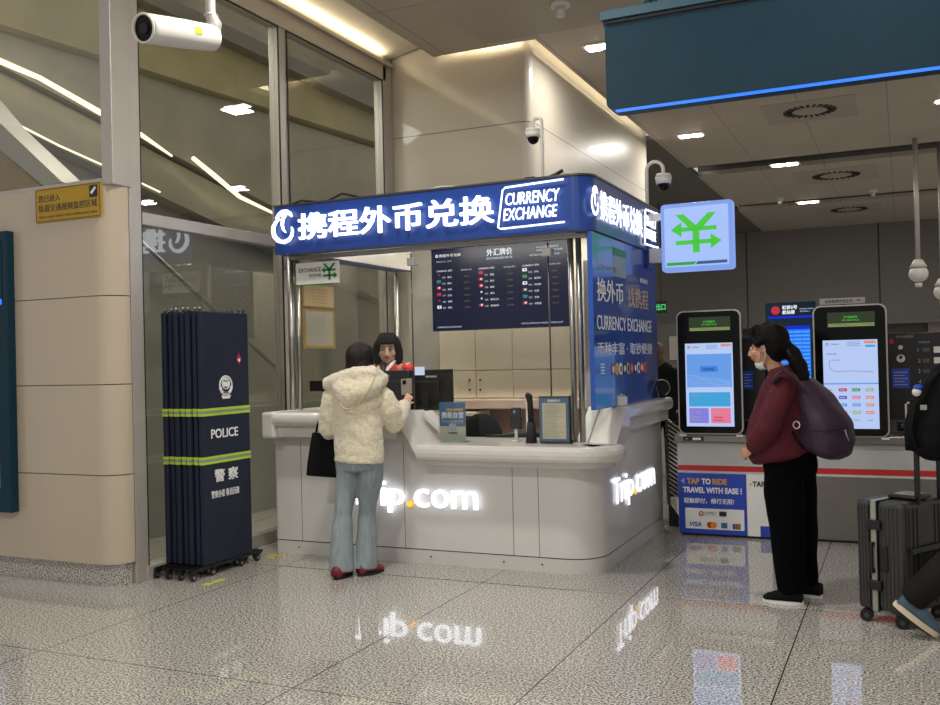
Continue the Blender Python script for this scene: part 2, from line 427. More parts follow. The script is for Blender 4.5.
def gasket(m):
    for a, b in ((5.3, 7.05), (7.17, 8.93)):
        for y in (a, b-.014): m.box((-5.055, y, .1), (-5.045, y+.014, 4.6), 'black')
        m.box((-5.055, a, 4.586), (-5.045, b, 4.6), 'black')
part(w1, 'gasket', gasket)
part(w1, 'pane', lambda m: m.box((-5.105, 5.3, .1), (-5.095, 7.05, 4.6), 'station_glass'))
part(w1, 'pane', lambda m: m.box((-5.105, 7.17, .1), (-5.095, 8.93, 4.6), 'station_glass'))
w2 = struct(part(None, 'window_2', lambda m: (m.box((-8.5, 5.02, 2.86), (-5.135, 5.2, 2.9), 'frame_white'), m.box((-8.5, 5.02, 4.7), (-5.135, 5.2, 4.86), 'frame_white'))))
part(w2, 'pane', lambda m: m.box((-8.5, 5.1, 2.9), (-5.135, 5.11, 4.7), 'station_glass'))
# stairwell behind the glass: panelled metal wall with sloping soffits, light reflections built as glowing tubes
def sw(m):
    m.box((-8.2, 5.6, -.1), (-8.1, 26, 7), 'olive_wall')
def sw2(m):
    def band(pts, X, dx, mt): m.poly([PX(x, y, X) for x, y in pts], (dx, 0, 0), mt)
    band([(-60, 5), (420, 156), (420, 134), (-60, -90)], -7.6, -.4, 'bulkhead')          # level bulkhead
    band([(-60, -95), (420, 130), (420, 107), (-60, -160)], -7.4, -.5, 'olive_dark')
    band([(-60, 34), (420, 282), (420, 163), (-60, 8)], -7.75, -.3, 'olive_metal')
    band([(-60, 90), (110, 172), (420, 319), (420, 291), (-60, 40)], -7.85, -.2, 'olive_metal')
struct(part(None, 'wall_stairwell', lambda m: (sw(m), sw2(m))))
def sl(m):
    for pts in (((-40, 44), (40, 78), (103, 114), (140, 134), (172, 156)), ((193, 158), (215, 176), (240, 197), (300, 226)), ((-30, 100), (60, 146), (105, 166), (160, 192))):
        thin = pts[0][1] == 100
        m.tube([PX(x, y, -7.6) for x, y in pts], [.010]*4 if thin else [.034, .026, .03, .026, .012][-len(pts):], 'warm_reflection', n=6)
struct(part(None, 'reflection_lines', sl))  # emissive tubes imitate reflections in the metal panels, no lamps here
struct(part(None, 'trim_4', lambda m: (m.poly([P(-40, 75, 5.6), P(0, 123, 5.6), P(62, 182, 5.6), P(44, 186, 5.6), P(0, 150, 5.6), P(-40, 118, 5.6)], (0, .25, 0), 'frame_white'),
        m.poly([P(-40, 120, 5.7), P(0, 150, 5.7), P(42, 188, 5.7), P(-40, 205, 5.7)], (0, .1, 0), 'wood_pale'))))
struct(part(None, 'wall_parapet', lambda m: (m.poly([PX(x, y, -6.2) for x, y in ((120, 226), (200, 300), (290, 384), (290, 540), (120, 600))], (-.15, 0, 0), 'olive_wall'),
        m.tube([PX(x, y, -6.15) for x, y in ((120, 222), (200, 297), (290, 381))], .02, 'steel', n=8))))
# ------------------------------------------------------------------ ceiling fittings
def downlight(x, y, label, z=ZC, big=.16):
    t = thing('downlight', label, 'ceiling light', (x, y, z))
    part(t, 'trim_ring', lambda m: m.rrect((x, y, z), X_, -Y_, -big*1.25, -big*.75, big*1.25, big*.75, .02, 'white_plastic', d=.012))
    part(t, 'lamp', lambda m: (m.rrect((x-big*.55, y, z-.013), X_, -Y_, -big*.48, -big*.5, big*.48, big*.5, .03, 'downlight', d=.008),
                               m.rrect((x+big*.55, y, z-.013), X_, -Y_, -big*.48, -big*.5, big*.48, big*.5, .03, 'downlight', d=.008)))
    return t
downlight(-2.75, 9.5, 'twin square ceiling downlight half hidden by the left end of the teal hanging sign')
downlight(-2.75, 14.0, 'bright twin ceiling downlight just below the lower left corner of the teal sign')
downlight(-1.76, 17.0, 'twin ceiling downlight beside the first dark ceiling groove', z=ZC-.0, big=.2)
downlight(-1.77, 21.55, 'farthest small twin ceiling downlight beside the second dark ceiling groove', z=ZC-.0, big=.2)
downlight(.62, 13.75, 'ceiling downlight cut by the right edge of the view under the teal sign', big=.14)
for q, (x, y) in enumerate(((-2.75, 4.6), (-2.75, 0), (0, 4.6), (0, 0), (3, 4.6), (3, 9.5), (3, 14), (3, 0))):   # the same rows go on over the viewer and to the right
    downlight(x, y, 'square twin ceiling downlight of the row above the concourse', big=.14)['group'] = 'downlights over the concourse'
def vent(x, y, r, label):
    t = thing('ceiling_vent', label, 'vent', (x, y, ZC))
    part(t, 'cover_plate', lambda m: m.rrect((x, y, ZC), X_, -Y_, -r*1.7, -r*1.7, r*1.7, r*1.7, .02, 'vent', d=.008))
    part(t, 'ring_grille', lambda m: [m.box((-r*.045, r*.66, -.006), (r*.045, r*1.0, .006), 'black', mx=Matrix.Translation((x, y, ZC-.012)) @ Matrix.Rotation(math.radians(a*15), 4, 'Z')) for a in range(24)])
vent(-1.05, 13.4, .34, 'round slotted air vent in the ceiling panel below the teal sign')
vent(-1.03, 18.57, .42, 'round air vent on a pale square between the two dark ceiling grooves')
vent(-1.03, 23.2, .4, 'faint round air vent in the farthest ceiling strip')
def sprink(x, y, z, label):
    t = thing('smoke_detector', label, 'detector', (x, y, z))
    part(t, 'base', lambda m: m.cyl((x, y, z), (x, y, z-.04), .09, 'white_plastic', r2=.08)); part(t, 'sensor', lambda m: m.cyl((x, y, z-.04), (x, y, z-.12), .05, 'white_plastic', r2=.035))
q = PZ(780, 198, ZC); sprink(q.x, q.y, ZC, 'round ceiling detector near the farthest pair of lights, left one')
q = PZ(873, 190, ZC); sprink(q.x, q.y, ZC, 'round ceiling detector right of the vent between the dark grooves')
q = PZ(560, 3, 4.60); sprink(q.x, q.y, 4.60, 'small round detector on the dropped dark ceiling field at the top edge')
def pendant(px, ytop, yb, Y, label):
    a = P(px, yb, Y); t = thing('ceiling_pendant', label, 'pendant', (a.x, Y, a.z))
    part(t, 'rod', lambda m: m.cyl((a.x, Y, a.z+.2), (a.x, Y, ZC+.2 if Y > 16.5 and Y < 17.35 else ZC), .035, 'frame_white'))
    part(t, 'head', lambda m: (m.cyl((a.x, Y, a.z+.22), (a.x, Y, a.z+.1), .06, 'white_plastic', r2=.13), m.sph((a.x, Y, a.z), (.14, .14, .13), 'white_plastic'), m.cyl((a.x, Y, a.z-.14), (a.x, Y, a.z-.2), .05, 'white_plastic')))
pendant(918.5, 150, 274, 16.0, 'white ceiling rod with a round white fitting, left of the pair at the right edge')
pendant(943, 150, 292, 17.0, 'white ceiling rod at the very right edge, right of the pair')
# ------------------------------------------------------------------ lights
def area(name, loc, size, power, col=(1, .955, .89), rot=(0, 0, 0), sy=None):
    l = bpy.data.lights.new(name, 'AREA'); l.shape = 'RECTANGLE'; l.size = size; l.size_y = sy or size; l.energy = power; l.color = col
    o = bpy.data.objects.new(name, l); COL.objects.link(o); o.location = loc; o.rotation_euler = rot; return o
for x, y, p in ((-2.75, 4.6, 80), (0, 4.6, 32), (-2.75, 0, 110), (0, 0, 70), (3, 4.6, 14), (3, 0, 20), (-2.75, 9.5, 30), (-2.75, 14, 30), (-1.76, 17.0, 30), (-1.77, 21.55, 22), (.6, 13.75, 22), (3, 9.5, 14), (3, 14, 28), (-2.7, 20, 60), (3, 20, 60)):
    area('downlight_beam', (x, y, (4.59 if (6 < y < 8.4) else ZC)-.06), .3, p)
area('cove_light_glazing', (-5.02, 7.1, 4.815), .05, 12, (1, .86, .6), (math.radians(180), math.radians(40), 0), sy=3.6)
area('cove_light_wall', (-3.9, 8.80, 4.95), 1.0, 9, (1, .86, .6), (math.radians(90), 0, 0), sy=.15)
area('cove_light_side', (-3.14, 11.5, 4.95), .15, 12, (1, .86, .6), (0, math.radians(90), 0), sy=4.6)
area('stairwell_light', (-5.5, 8.5, 5.6), .4, 260, (1, .98, .9), (0, math.radians(-55), 0), sy=6)
area('stairwell_light', (-6.6, 6.4, 4.9), .3, 35, (1, .98, .9), (0, math.radians(-30), 0), sy=1.5)
area('booth_light', (-3.5, 8.45, 2.7), 1.6, 16, (1, .96, .88), (0, 0, 0), sy=.12)
area('booth_light', (-3.3, 6.95, 2.68), 1.8, 24, (1, .96, .88), (math.radians(38), 0, 0), sy=.12)
w = bpy.data.worlds.new('world'); SC.world = w; w.use_nodes = True
bg = w.node_tree.nodes['Background']; bg.inputs[0].default_value = (1, .965, .925, 1); bg.inputs[1].default_value = .5
SC.view_settings.view_transform = 'Standard'; SC.view_settings.look = 'None'; SC.view_settings.gamma = 1; SC.view_settings.exposure = 0
SC.cycles.use_denoising = True; SC.cycles.max_bounces = 8; SC.cycles.transparent_max_bounces = 16; SC.cycles.sample_clamp_indirect = 4
SC.cycles.glossy_bounces = 4; SC.cycles.diffuse_bounces = 3
# ================================================================== EXCHANGE BOOTH
def sweep(m, path, prof, mt, smooth=True):
    """path: (x, y, z) of the outer top edge, walked with the outside on the right; prof: (inward, down)"""
    path = [V(p) for p in path]; rings = []
    for i, p in enumerate(path):
        a = path[max(i-1, 0)]; b = path[min(i+1, len(path)-1)]
        d1 = (p-a); d2 = (b-p); d1.z = d2.z = 0
        n1 = V((-d1.y, d1.x, 0)).normalized() if d1.length > 1e-6 else None
        n2 = V((-d2.y, d2.x, 0)).normalized() if d2.length > 1e-6 else None
        n1 = n1 or n2; n2 = n2 or n1; n = (n1+n2).normalized(); k = 1/max(.5, n.dot(n1))
        rings.append([p + n*q*k - Z_*h for q, h in prof])
    return m.loft(rings, mt, smooth=smooth)
def arc(cx, cy, r, a0, a1, z, n=10):
    return [(cx+r*math.cos(math.radians(a0+(a1-a0)*k/n)), cy+r*math.sin(math.radians(a0+(a1-a0)*k/n)), z) for k in range(n+1)]
desk = thing('service_counter', 'white curved service counter under the blue booth sign with a low shelf in its middle', 'counter', (-3.35, 7.4, 0))
def body(m, z0, z1, off=0, mt='counter_panel'):
    base = [(-4.74+off, 8.5, 0), (-4.74+off, 6.46+off, 0)] + arc(-4.70, 6.46, .04-off, 180, 270, 0, 4)[1:] + arc(-2.23, 6.67, .25-off, 270, 360, 0, 12) + [(-1.98-off, 8.4, 0)]
    sweep(m, [(x, y, z1) for x, y, z in base], [(0, 0), (0, z1-z0), (.05, z1-z0), (.05, 0)], mt, smooth=False)
part(desk, 'front_panel', lambda m: body(m, .112, .92))
part(desk, 'kickboard', lambda m: body(m, .0, .104, mt='counter_low'))
part(desk, 'shadow_gap', lambda m: body(m, .10, .115, .006, 'black'))
part(desk, 'upper_panel', lambda m: (m.poly([(-4.74, 6.425, .9), (-3.40, 6.425, .9), (-3.5, 6.425, 1.10), (-4.74, 6.425, 1.10)], (0, .05, 0), 'counter_low'), m.box((-4.74, 6.45, .9), (-4.69, 8.5, 1.1), 'counter_low')))
part(desk, 'upper_panel', lambda m: m.box((-2.04, 6.95, .9), (-1.985, 8.4, 1.1), 'counter_low'))
prof = [(.42, 0), (.06, 0), (.03, .006), (.012, .02), (.003, .037), (0, .055), (.003, .073), (.012, .09), (.03, .104), (.06, .11), (.075, .112), (.08, .2), (.30, .2), (.42, .04)]
def rim(m):
    n = 6
    sweep(m, [(-4.585, 6.2, 1.165)] + [(-3.50, 6.2, 1.165)], prof, 'counter_white', smooth=False)
    m.box((-4.70, 6.21, .955), (-4.58, 8.5, 1.165), 'counter_low', bev=.02)
    lo = [(.42, 0), (.06, 0), (.025, .008), (.006, .03), (0, .058), (.006, .086), (.025, .106), (.06, .112), (.11, .114), (.115, .15), (.30, .15), (.42, .03)]
    hi = [(.42, 0), (.06, 0), (.025, .008), (.006, .03), (0, .055), (.006, .082), (.025, .102), (.06, .11), (.075, .114), (.08, .2), (.30, .2), (.42, .03)]
    sweep(m, [(-3.50, 6.2, 1.165), (-3.44, 6.2, 1.165), (-3.30, 6.2, .925)], lo, 'counter_white', smooth=False)
    sweep(m, [(-3.30, 6.2, .925), (-2.1, 6.2, .925)] + arc(-2.08, 6.50, .30, 275, 350, .925, 10) + arc(-1.90, 6.49, .115, 0, 80, .925, 5) + [(-1.95, 6.62, .925)], [(q*.7, h) for q, h in lo], 'counter_white', smooth=False)
    m.poly([(-2.10, 6.62, .90), (-2.10, 6.98, 1.165), (-2.10, 7.03, 1.168), (-2.10, 7.03, .96), (-2.10, 6.9, .90)], (.205, 0, 0), 'counter_white')
    m.poly([(-2.115, 6.625, .90), (-2.115, 6.985, 1.166), (-2.115, 7.03, 1.166), (-2.115, 7.03, .90)], (.014, 0, 0), 'steel_dark')
    m.poly([(-2.20, 6.62, .90), (-2.20, 6.98, 1.165), (-2.20, 7.03, 1.165), (-2.20, 7.03, .90)], (.085, 0, 0), 'counter_low')
    sweep(m, [(-1.90, 7.02, 1.167), (-1.87, 8.42, 1.175)], [(q*.6, h) for q, h in hi], 'counter_white', smooth=False)
part(desk, 'rolled_rim', rim)
part(desk, 'low_shelf', lambda m: (m.box((-3.32, 6.5, .885), (-2.05, 6.98, .924), 'counter_white', bev=.005), m.box((-2.3, 6.3, .87), (-1.96, 6.62, .922), 'counter_white')))
part(desk, 'inner_worktop', lambda m: (m.box((-4.68, 6.6, .72), (-2.06, 7.2, .76), 'pink_beige'),
     m.poly([(-3.39, 6.5, 1.16), (-3.19, 6.62, .925), (-3.15, 6.68, .925), (-3.36, 6.62, 1.16)], (0, 0, -.04), 'counter_white')))
def trip(m, o, rx, w, h, proud=.03, bd=.014, dd=.016):
    # word made of letters T r i p . c o m with a yellow dot
    sx = w/6.72; o = V(o)
    x = 0
    for ch, cw, hh, dy in (('T', .78, 1.0, 0), ('r', .46, .74, 0), ('i', .26, 1.04, 0), ('p', .76, 1.0, -.28), ('.', .24, .24, 0), ('c', .66, .76, 0), ('o', .76, .76, 0), ('m', 1.12, .75, 0)):
        m.text(ch, o+rx*(x*sx*1.24)+Z_*(dy*h/1.28+.28*h/1.28), rx, Z_, cw*sx*1.16, hh*h/1.28, 'led_yellow' if ch == '.' else 'led_soft', d=dd, bold=bd, lift=proud)
        x += cw+.055
part(desk, 'front_lettering', lambda m: trip(m, (-3.99, 6.42, .385), X_, 1.12, .235), 'glowing white letters with a yellow dot on the front')
part(desk, 'side_lettering', lambda m: trip(m, (-1.98, 6.80, .39), Y_, 1.28, .245, .012, .004, .004), 'glowing white letters with a yellow dot on the side')
for x in (-4.5, -3.9, -3.3, -2.7, -2.4): part(desk, 'screw', lambda m: m.cyl((x, 6.418, .06), (x, 6.41, .06), .006, 'steel_dark', n=8))

booth = thing('exchange_booth', 'glass currency exchange booth with a lit blue sign band around its top', 'booth', (-3.3, 7.4, 0))
def fascia(m):
    z1, h = 2.835, .385
    path = [(-4.66, 8.45, z1), (-4.66, 6.40, z1)] + [(-2.11, 6.40, z1)] + arc(-2.11, 6.54, .14, 270, 360, z1, 8) + [(-1.97, 8.45, z1)]
    sweep(m, path, [(0, 0), (0, h), (.16, h), (.16, 0)], 'sign_blue', smooth=False)
part(booth, 'sign_band', fascia)
part(booth, 'band_cap', lambda m: sweep(m, [(-4.67, 8.45, 2.85), (-4.67, 6.39, 2.85), (-2.11, 6.39, 2.85)] + arc(-2.11, 6.54, .15, 270, 360, 2.85, 8) + [(-1.96, 8.45, 2.85)], [(0, 0), (0, .014), (.18, .014), (.18, 0)], 'steel_dark', smooth=False))
part(booth, 'band_lining', lambda m: sweep(m, [(-4.495, 8.45, 2.83), (-4.495, 6.565, 2.83), (-2.13, 6.565, 2.83), (-2.13, 8.45, 2.83)], [(0, 0), (0, .37), (.012, .37), (.012, 0)], 'frame_white', smooth=False), 'grey inner lining')
def ctrip_logo(m, o, rx, s, mt, lift, d=.02):
    o = V(o); up = Z_; n = rx.cross(up)
    def stroke(pts, w):
        L_, R_ = [], []
        for k, (x, y) in enumerate(pts):
            a = pts[max(k-1, 0)]; b = pts[min(k+1, len(pts)-1)]; dx, dy = b[0]-a[0], b[1]-a[1]; q = math.hypot(dx, dy)
            L_.append((x-dy/q*w[k]*.40, y+dx/q*w[k]*.40)); R_.append((x+dy/q*w[k]*.40, y-dx/q*w[k]*.40))
        for k in range(len(pts)-1):
            m.poly([o+rx*(x*s)+up*(y*s)+n*lift for x, y in (L_[k], L_[k+1], R_[k+1], R_[k])][::-1], n*d, mt)
    C_ = lambda a, r: (r*math.cos(math.radians(a)), r*.98*math.sin(math.radians(a))-.04)
    stroke([C_(a, r) for a, r in ((112, .40), (135, .41), (160, .42), (185, .42), (210, .42), (240, .42), (270, .42), (300, .41), (325, .39), (350, .36), (12, .33))], [.05, .10, .13, .15, .16, .16, .15, .13, .11, .08, .03])
    stroke([(-.30, .34), (-.18, .46), (-.02, .53), (.14, .53), (.27, .46), (.33, .36)], [.04, .14, .20, .20, .14, .03])
    stroke([(.06, .46), (-.03, .30), (-.05, .12), (-.01, -.04), (.08, -.14)], [.16, .12, .10, .08, .03])
def sign_text(o, rx, x0, x1, bx0, bx1, zc, h, ls, lc, where, lift=.03, bd=.022):
    o = V(o)
    part(booth, 'sign_logo', lambda m: ctrip_logo(m, o+rx*lc+Z_*(zc), rx, ls*.56, 'led', lift, .02 if lift > .02 else .006), 'glowing white round swirl logo on the '+where)
    part(booth, 'chinese_lettering', lambda m: m.text('携程外币兑换', o+rx*x0+Z_*(zc-h/2), rx, Z_, x1-x0, h, 'led', d=.02 if lift > .02 else .005, bold=bd*.75, lift=lift), 'glowing white Chinese characters on the '+where)
    W = bx1-bx0; n = rx.cross(Z_)*(lift+.006); H = h*1.36; f = lambda a, b: o+rx*(bx0+W*a)+Z_*(zc+H*b)+n
    part(booth, 'english_lettering', lambda m: (m.text('CURRENCY', o+rx*(bx0+W*.12)+Z_*(zc+.012), rx, Z_, W*.80, h*.42, 'led', d=.01 if lift > .02 else .004, bold=bd/2, shear=.18, lift=lift),
        m.text('EXCHANGE', o+rx*(bx0+W*.08)+Z_*(zc-h*.47), rx, Z_, W*.80, h*.42, 'led', d=.01 if lift > .02 else .004, bold=bd/2, shear=.18, lift=lift)), 'glowing CURRENCY EXCHANGE on the '+where)
    part(booth, 'light_outline', lambda m: m.tube([f(.98, .56), f(.12, .5), f(.08, .44), f(.0, -.5), f(.04, -.54), f(.98, -.5)], .007, 'led', n=6))
sign_text((0, 6.40, 0), X_, -4.40, -2.69, -2.66, -2.14, 2.65, .21, .44, -4.545, 'front band')
sign_text((-1.97, 0, 0), Y_, 6.60, 7.80, 7.87, 8.34, 2.645, .21, .34, 6.47, 'side band', .012, .010)
def side(m):
    m.box((-2.02, 6.46, 1.17), (-1.985, 8.36, 2.44), 'panel_blue')
part(booth, 'side_panel', side, 'deep blue panel printed with white Chinese characters')
def sprint(m):
    o = V((-1.985, 0, 0))
    T = lambda t, y0, z0, w, h, c='white_print', b=.008, **k: m.text(t, o+Y_*y0+Z_*z0, Y_, Z_, w, h, c, d=.002, bold=b, **k)
    T('换外币', 6.56, 1.95, .70, .17); T('找携程', 7.40, 1.94, .66, .165, 'tan_paper')
    T('CURRENCY EXCHANGE', 6.54, 1.745, 1.62, .105, b=0)
    T('币种丰富 · 取钞便捷', 6.54, 1.56, 1.62, .095, b=0)
    T('携程旅行', 7.8, 2.16, .26, .04, b=0); T('Trip.com', 6.56, 2.17, .5, .07, 'grey_print', 0)
    m.rect(o, Y_, Z_, 7.0, 2.16, 7.36, 2.34, 'grey_print', d=.002); m.rect(o, Y_, Z_, 7.0, 2.32, 7.36, 2.38, 'green_print', d=.003)
    for k in range(4): m.rect(o, Y_, Z_, 6.60-.0, 1.42+k*.022, 6.70, 1.432+k*.022, 'white_print')
part(booth, 'side_panel_print', sprint)
cols = [('red', 'white_print'), ('lime', 'orange'), ('white_print', 'red'), ('dark_print', 'white_print'), ('tan_paper', 'dark_print'), ('red', 'tan_paper'), ('dark_print', 'white_print'), ('white_print', 'ad_blue'), ('red', 'white_print'), ('orange', 'red')]
for k, (a, b) in enumerate(cols):
    y = 6.92+k*.108; c = V((-1.985, y, 1.45))
    part(booth, 'flag_icon', lambda m: [m.cyl(c, c+X_*l, r, mt, n=14) for r, mt, l in ((.047, a, .003), (.026, b, .005))])
for x, y, w_ in ((-4.66, 6.60, .045), (-4.60, 6.62, .03), (-2.13, 6.60, .035), (-2.19, 6.60, .035), (-4.66, 8.42, .045)):
    part(booth, 'corner_post', lambda m: m.cyl((x, y, .93), (x, y, 2.44), w_/2+.004, 'steel', n=12))
part(booth, 'glass_side', lambda m: m.box((-2.055, 6.56, .93), (-2.045, 6.85, 2.44), 'booth_glass'))
part(booth, 'glass_front', lambda m: m.box((-4.58, 6.595, 1.17), (-3.515, 6.605, 2.40), 'booth_glass'))
part(booth, 'glass_front', lambda m: m.box((-3.505, 6.595, .97), (-2.37, 6.605, 2.40), 'booth_glass'))
part(booth, 'glass_front', lambda m: m.box((-2.36, 6.595, .93), (-2.19, 6.605, 2.40), 'booth_glass'))
part(booth, 'glass_side', lambda m: m.box((-4.665, 6.64, 1.17), (-4.655, 8.4, 2.40), 'booth_glass'))
def rails(m):
    m.box((-4.64, 6.57, 2.415), (-2.06, 6.63, 2.45), 'steel', bev=.004)
    for x in (-3.51, -2.365): m.cyl((x, 6.6, 1.0 if x > -3 else 1.17), (x, 6.6, 2.4), .006, 'steel_dark', n=8)
    for y in (7.2, 7.9): m.box((-4.6, y, 2.72), (-2.1, y+.06, 2.77), 'frame_white')
    for x in (-4.0, -3.4, -2.7): m.box((x, 6.6, 2.77), (x+.06, 8.4, 2.82), 'frame_white')
    for x in (-3.53, -2.4): m.box((x, 6.56, 2.3), (x+.07, 6.64, 2.36), 'white_plastic', bev=.006)
part(booth, 'header_rails', rails)
part(booth, 'roof_cables', lambda m: (m.tube([(-4.6, 6.5, 2.86), (-4.5, 6.55, 2.9), (-4.3, 6.6, 2.875), (-4.1, 6.55, 2.92), (-3.9, 6.6, 2.87), (-3.5, 6.6, 2.868)], .009, 'black'),
     m.tube([(-3.5, 6.6, 2.868), (-3.2, 6.55, 2.89), (-2.9, 6.6, 2.865), (-2.5, 6.55, 2.87)], .007, 'white_plastic'), m.box((-2.5, 6.5, 2.85), (-2.42, 6.56, 2.88), 'black'), m.tube([(-2.32, 6.5, 2.855), (-2.27, 6.5, 2.87), (-2.2, 6.5, 2.90)], .014, 'black')))
# yen lightbox on the side band
yb = thing('lightbox_sign', 'square glowing pale blue lightbox with a green yen arrows symbol beside the blue booth', 'sign', (-1.55, 8.0, 2.25))
def ybox(m):
    m.rrect((-1.545, 7.98, 2.535), X_, Z_, -.30, -.29, .30, .29, .035, 'box_edge', d=.0, seg=4) if False else None
    m.box((-1.845, 7.98, 2.25), (-1.245, 8.12, 2.825), 'box_edge', bev=.03, seg=3)
part(yb, 'casing', ybox)
part(yb, 'face', lambda m: m.rrect((-1.545, 7.98, 2.537), X_, Z_, -.265, -.25, .265, .25, .01, 'box_face', d=.003))
def ysym(m):
    o = V((-1.545, 7.975, 2.56)); n = V((0, -1, 0))*.003
    F = lambda pts, mt='box_green': m.poly([o+X_*a+Z_*b for a, b in pts], n, mt)
    F([(-.17, .165), (-.10, .165), (.03, .04), (-.03, .02), (-.03, .02)][:4]); F([(.17, .165), (.10, .165), (-.03, .04), (.03, .02)][::-1])
    F([(-.028, .05), (-.028, -.16), (.028, -.16), (.028, .05)])
    F([(-.15, .055), (-.15, .02), (.17, .02), (.17, .055)]); F([(-.21, .038), (-.12, .10), (-.12, -.025)])
    F([(-.17, -.055), (-.17, -.09), (.15, -.09), (.15, -.055)]); F([(.21, -.072), (.12, -.135), (.12, -.01)])
    F([(-.25, -.26), (-.02, -.26), (.0, -.235), (-.25, -.235)], 'box_green_dark'); F([(-.01, -.26), (.25, -.26), (.25, -.235), (.01, -.235)], 'box_grey')
part(yb, 'symbol', ysym, 'green yen sign crossed by two arrows')
part(yb, 'bracket', lambda m: (m.box((-1.97, 8.02, 2.70), (-1.84, 8.08, 2.76), 'white_plastic'), m.box((-1.97, 8.02, 2.34), (-1.84, 8.08, 2.46), 'white_plastic'), m.box((-1.968, 8.0, 2.3), (-1.955, 8.1, 2.78), 'sign_blue')))
# dome cameras on goosenecks
def dome(x, y, z0, top, dx, R, label, s=1.0):
    t = thing('dome_camera', label, 'camera', (x, y, z0))
    pts = [(x, y, z0), (x, y, top-R)] + [(x+dx*R*(1-math.cos(math.radians(a))), y-.0, top-R+R*math.sin(math.radians(a))) for a in range(15, 181, 15)]
    ex = x+dx*2*R
    part(t, 'gooseneck_pole', lambda m: m.tube(pts+[(ex, y, top-R-.05)], .022*s, 'white_plastic', n=10))
    part(t, 'housing', lambda m: (m.cyl((ex, y, top-R-.04), (ex, y, top-R-.07), .085*s, 'white_plastic', r2=.1*s), m.cyl((ex, y, top-R-.07), (ex, y, top-R-.18*s), .1*s, 'white_plastic', r2=.09*s)))
    part(t, 'lens_dome', lambda m: m.sph((ex, y, top-R-.19*s), (.072*s, .072*s, .075*s), 'black_gloss'), 'glossy black dome')
dome(-2.50, 6.9, 2.5, 3.41, -1, .035, 'white dome camera on a hooked pole above the CURRENCY EXCHANGE sign corner', .62)
dome(-2.03, 8.3, 2.5, 3.26, 1, .075, 'white dome camera on a gooseneck pole beside the yen lightbox', .72)
# ================================================================== IN AND ON THE BOOTH
tv = thing('rate_display', 'wide dark navy exchange rate screen hanging inside the booth', 'screen', (-3.4, 8.2, 1.83))
TR = X_; TN = -Y_; TO = P(433, 331.5, 8.0); TW = P(570, 328, 8.0).x-TO.x; TH = P(427.7, 249.6, 8.0).z-TO.z
part(tv, 'casing', lambda m: m.poly([TO+TR*a+Z_*b for a, b in ((0, 0), (TW, 0), (TW, TH), (0, TH))], TN*-.05, 'black'))
for a in (.35, .95): part(tv, 'hanger_rod', lambda m: m.cyl(TO+TR*a+Z_*.6-TN*.07, V(((TO+TR*a-TN*.07).x, (TO+TR*a-TN*.07).y, 2.72)), .014, 'steel_dark'))
part(tv, 'mount', lambda m: m.poly([TO+TR*a+Z_*.5-TN*.05 for a in (.3, 1.0)]+[TO+TR*a+Z_*.62-TN*.05 for a in (1.0, .3)], TN*-.03, 'steel_dark'))
def tvs(m):
    o = TO+TR*.008+Z_*.008+TN*.001; W, H = TW-.016, TH-.016; K = W/1.425
    m.rect(o, TR, Z_, 0, 0, W, H, 'scr_navy', d=.002)
    T = lambda t, x, y, w, h, c='scr_text', b=0: m.text(t, o+TR*x*K+Z_*y*H/.8+TN*.003, TR, Z_, w*K, h, c, d=.001, bold=b)
    T('外汇牌价', .60, .70, .27, .065, 'scr_white', .01); T('EXCHANGE RATE', .60, .665, .27, .02)
    T('携程外币兑换', .08, .72, .24, .028, 'scr_white'); m.torus(o+TR*.052+Z_*.734*H/.8+TN*.003, .011, .004, 'scr_white', ax=TN, n=14, k=5)
    T('2025-01-12', .05, .67, .10, .013); T('CNY', .17, .67, .05, .013)
    T('以上汇率仅供参考', 1.12, .74, .22, .017); T('实际以柜台成交为准', 1.12, .71, .26, .017); T('RATES FOR REFERENCE', 1.05, .67, .3, .015)
    codes = [('USD 美元', 'EUR 欧元', 'HKD 港币', 'JPY 日元', 'GBP 英镑', 'KRW 韩元'), ('TRY 里拉', 'CAD 加元', 'THB 泰铢', 'AUD 澳元', 'NZD 新西兰元', 'SGD 新加坡元'), ('RUB 卢布', 'SAR 里亚尔', 'MYR 林吉特', 'PHP 比索', 'KZT 坚戈', 'IDR 印尼盾')]
    fl = [('scr_navy2 scr_red', 'scr_teal scr_gold', 'scr_red scr_white', 'scr_red scr_red', 'scr_navy2 scr_red', 'scr_white scr_navy2'), ('scr_red scr_red', 'scr_red scr_white', 'scr_red scr_white', 'scr_navy2 scr_white', 'scr_navy2 scr_white', 'scr_red scr_white'), ('scr_white scr_red', 'scr_green scr_green', 'scr_white scr_navy2', 'scr_gold scr_white', 'scr_teal scr_teal', 'scr_red scr_white')]
    for c in range(3):
        x = .05+c*.46
        T('CURRENCY 货币', x, .575, .17, .018, 'scr_white'); T('BUYING 买入', x+.27, .575, .12, .016)
        for k in range(6):
            y = .505-k*.060; a, b = fl[c][k].split()
            m.rect(o, TR, Z_, (x)*K, y, (x+.045)*K, y+.028, a, d=.004); m.rect(o, TR, Z_, (x+.018)*K, y+.008, (x+.034)*K, y+.022, b, d=.005)
            s = codes[c][k]; T(s[:3], x+.062, y+.006, .035, .015); T(s[4:], x+.12, y+.006, .022*len(s[4:]), .018, 'scr_white')
            T(f'{random.uniform(4, 900):.2f}', x+.30, y+.006, .06, .014, 'scr_gold')
            m.rect(o, TR, Z_, (x-.01)*K, y-.014, (x+.40)*K, y-.0125, 'scr_navy2', d=.003)
    T('FOREIGN EXCHANGE', .05, .022, .26, .014); T('NOTES ARE SOLD WHILE STOCKS LAST', .95, .028, .42, .014)
part(tv, 'screen', tvs)
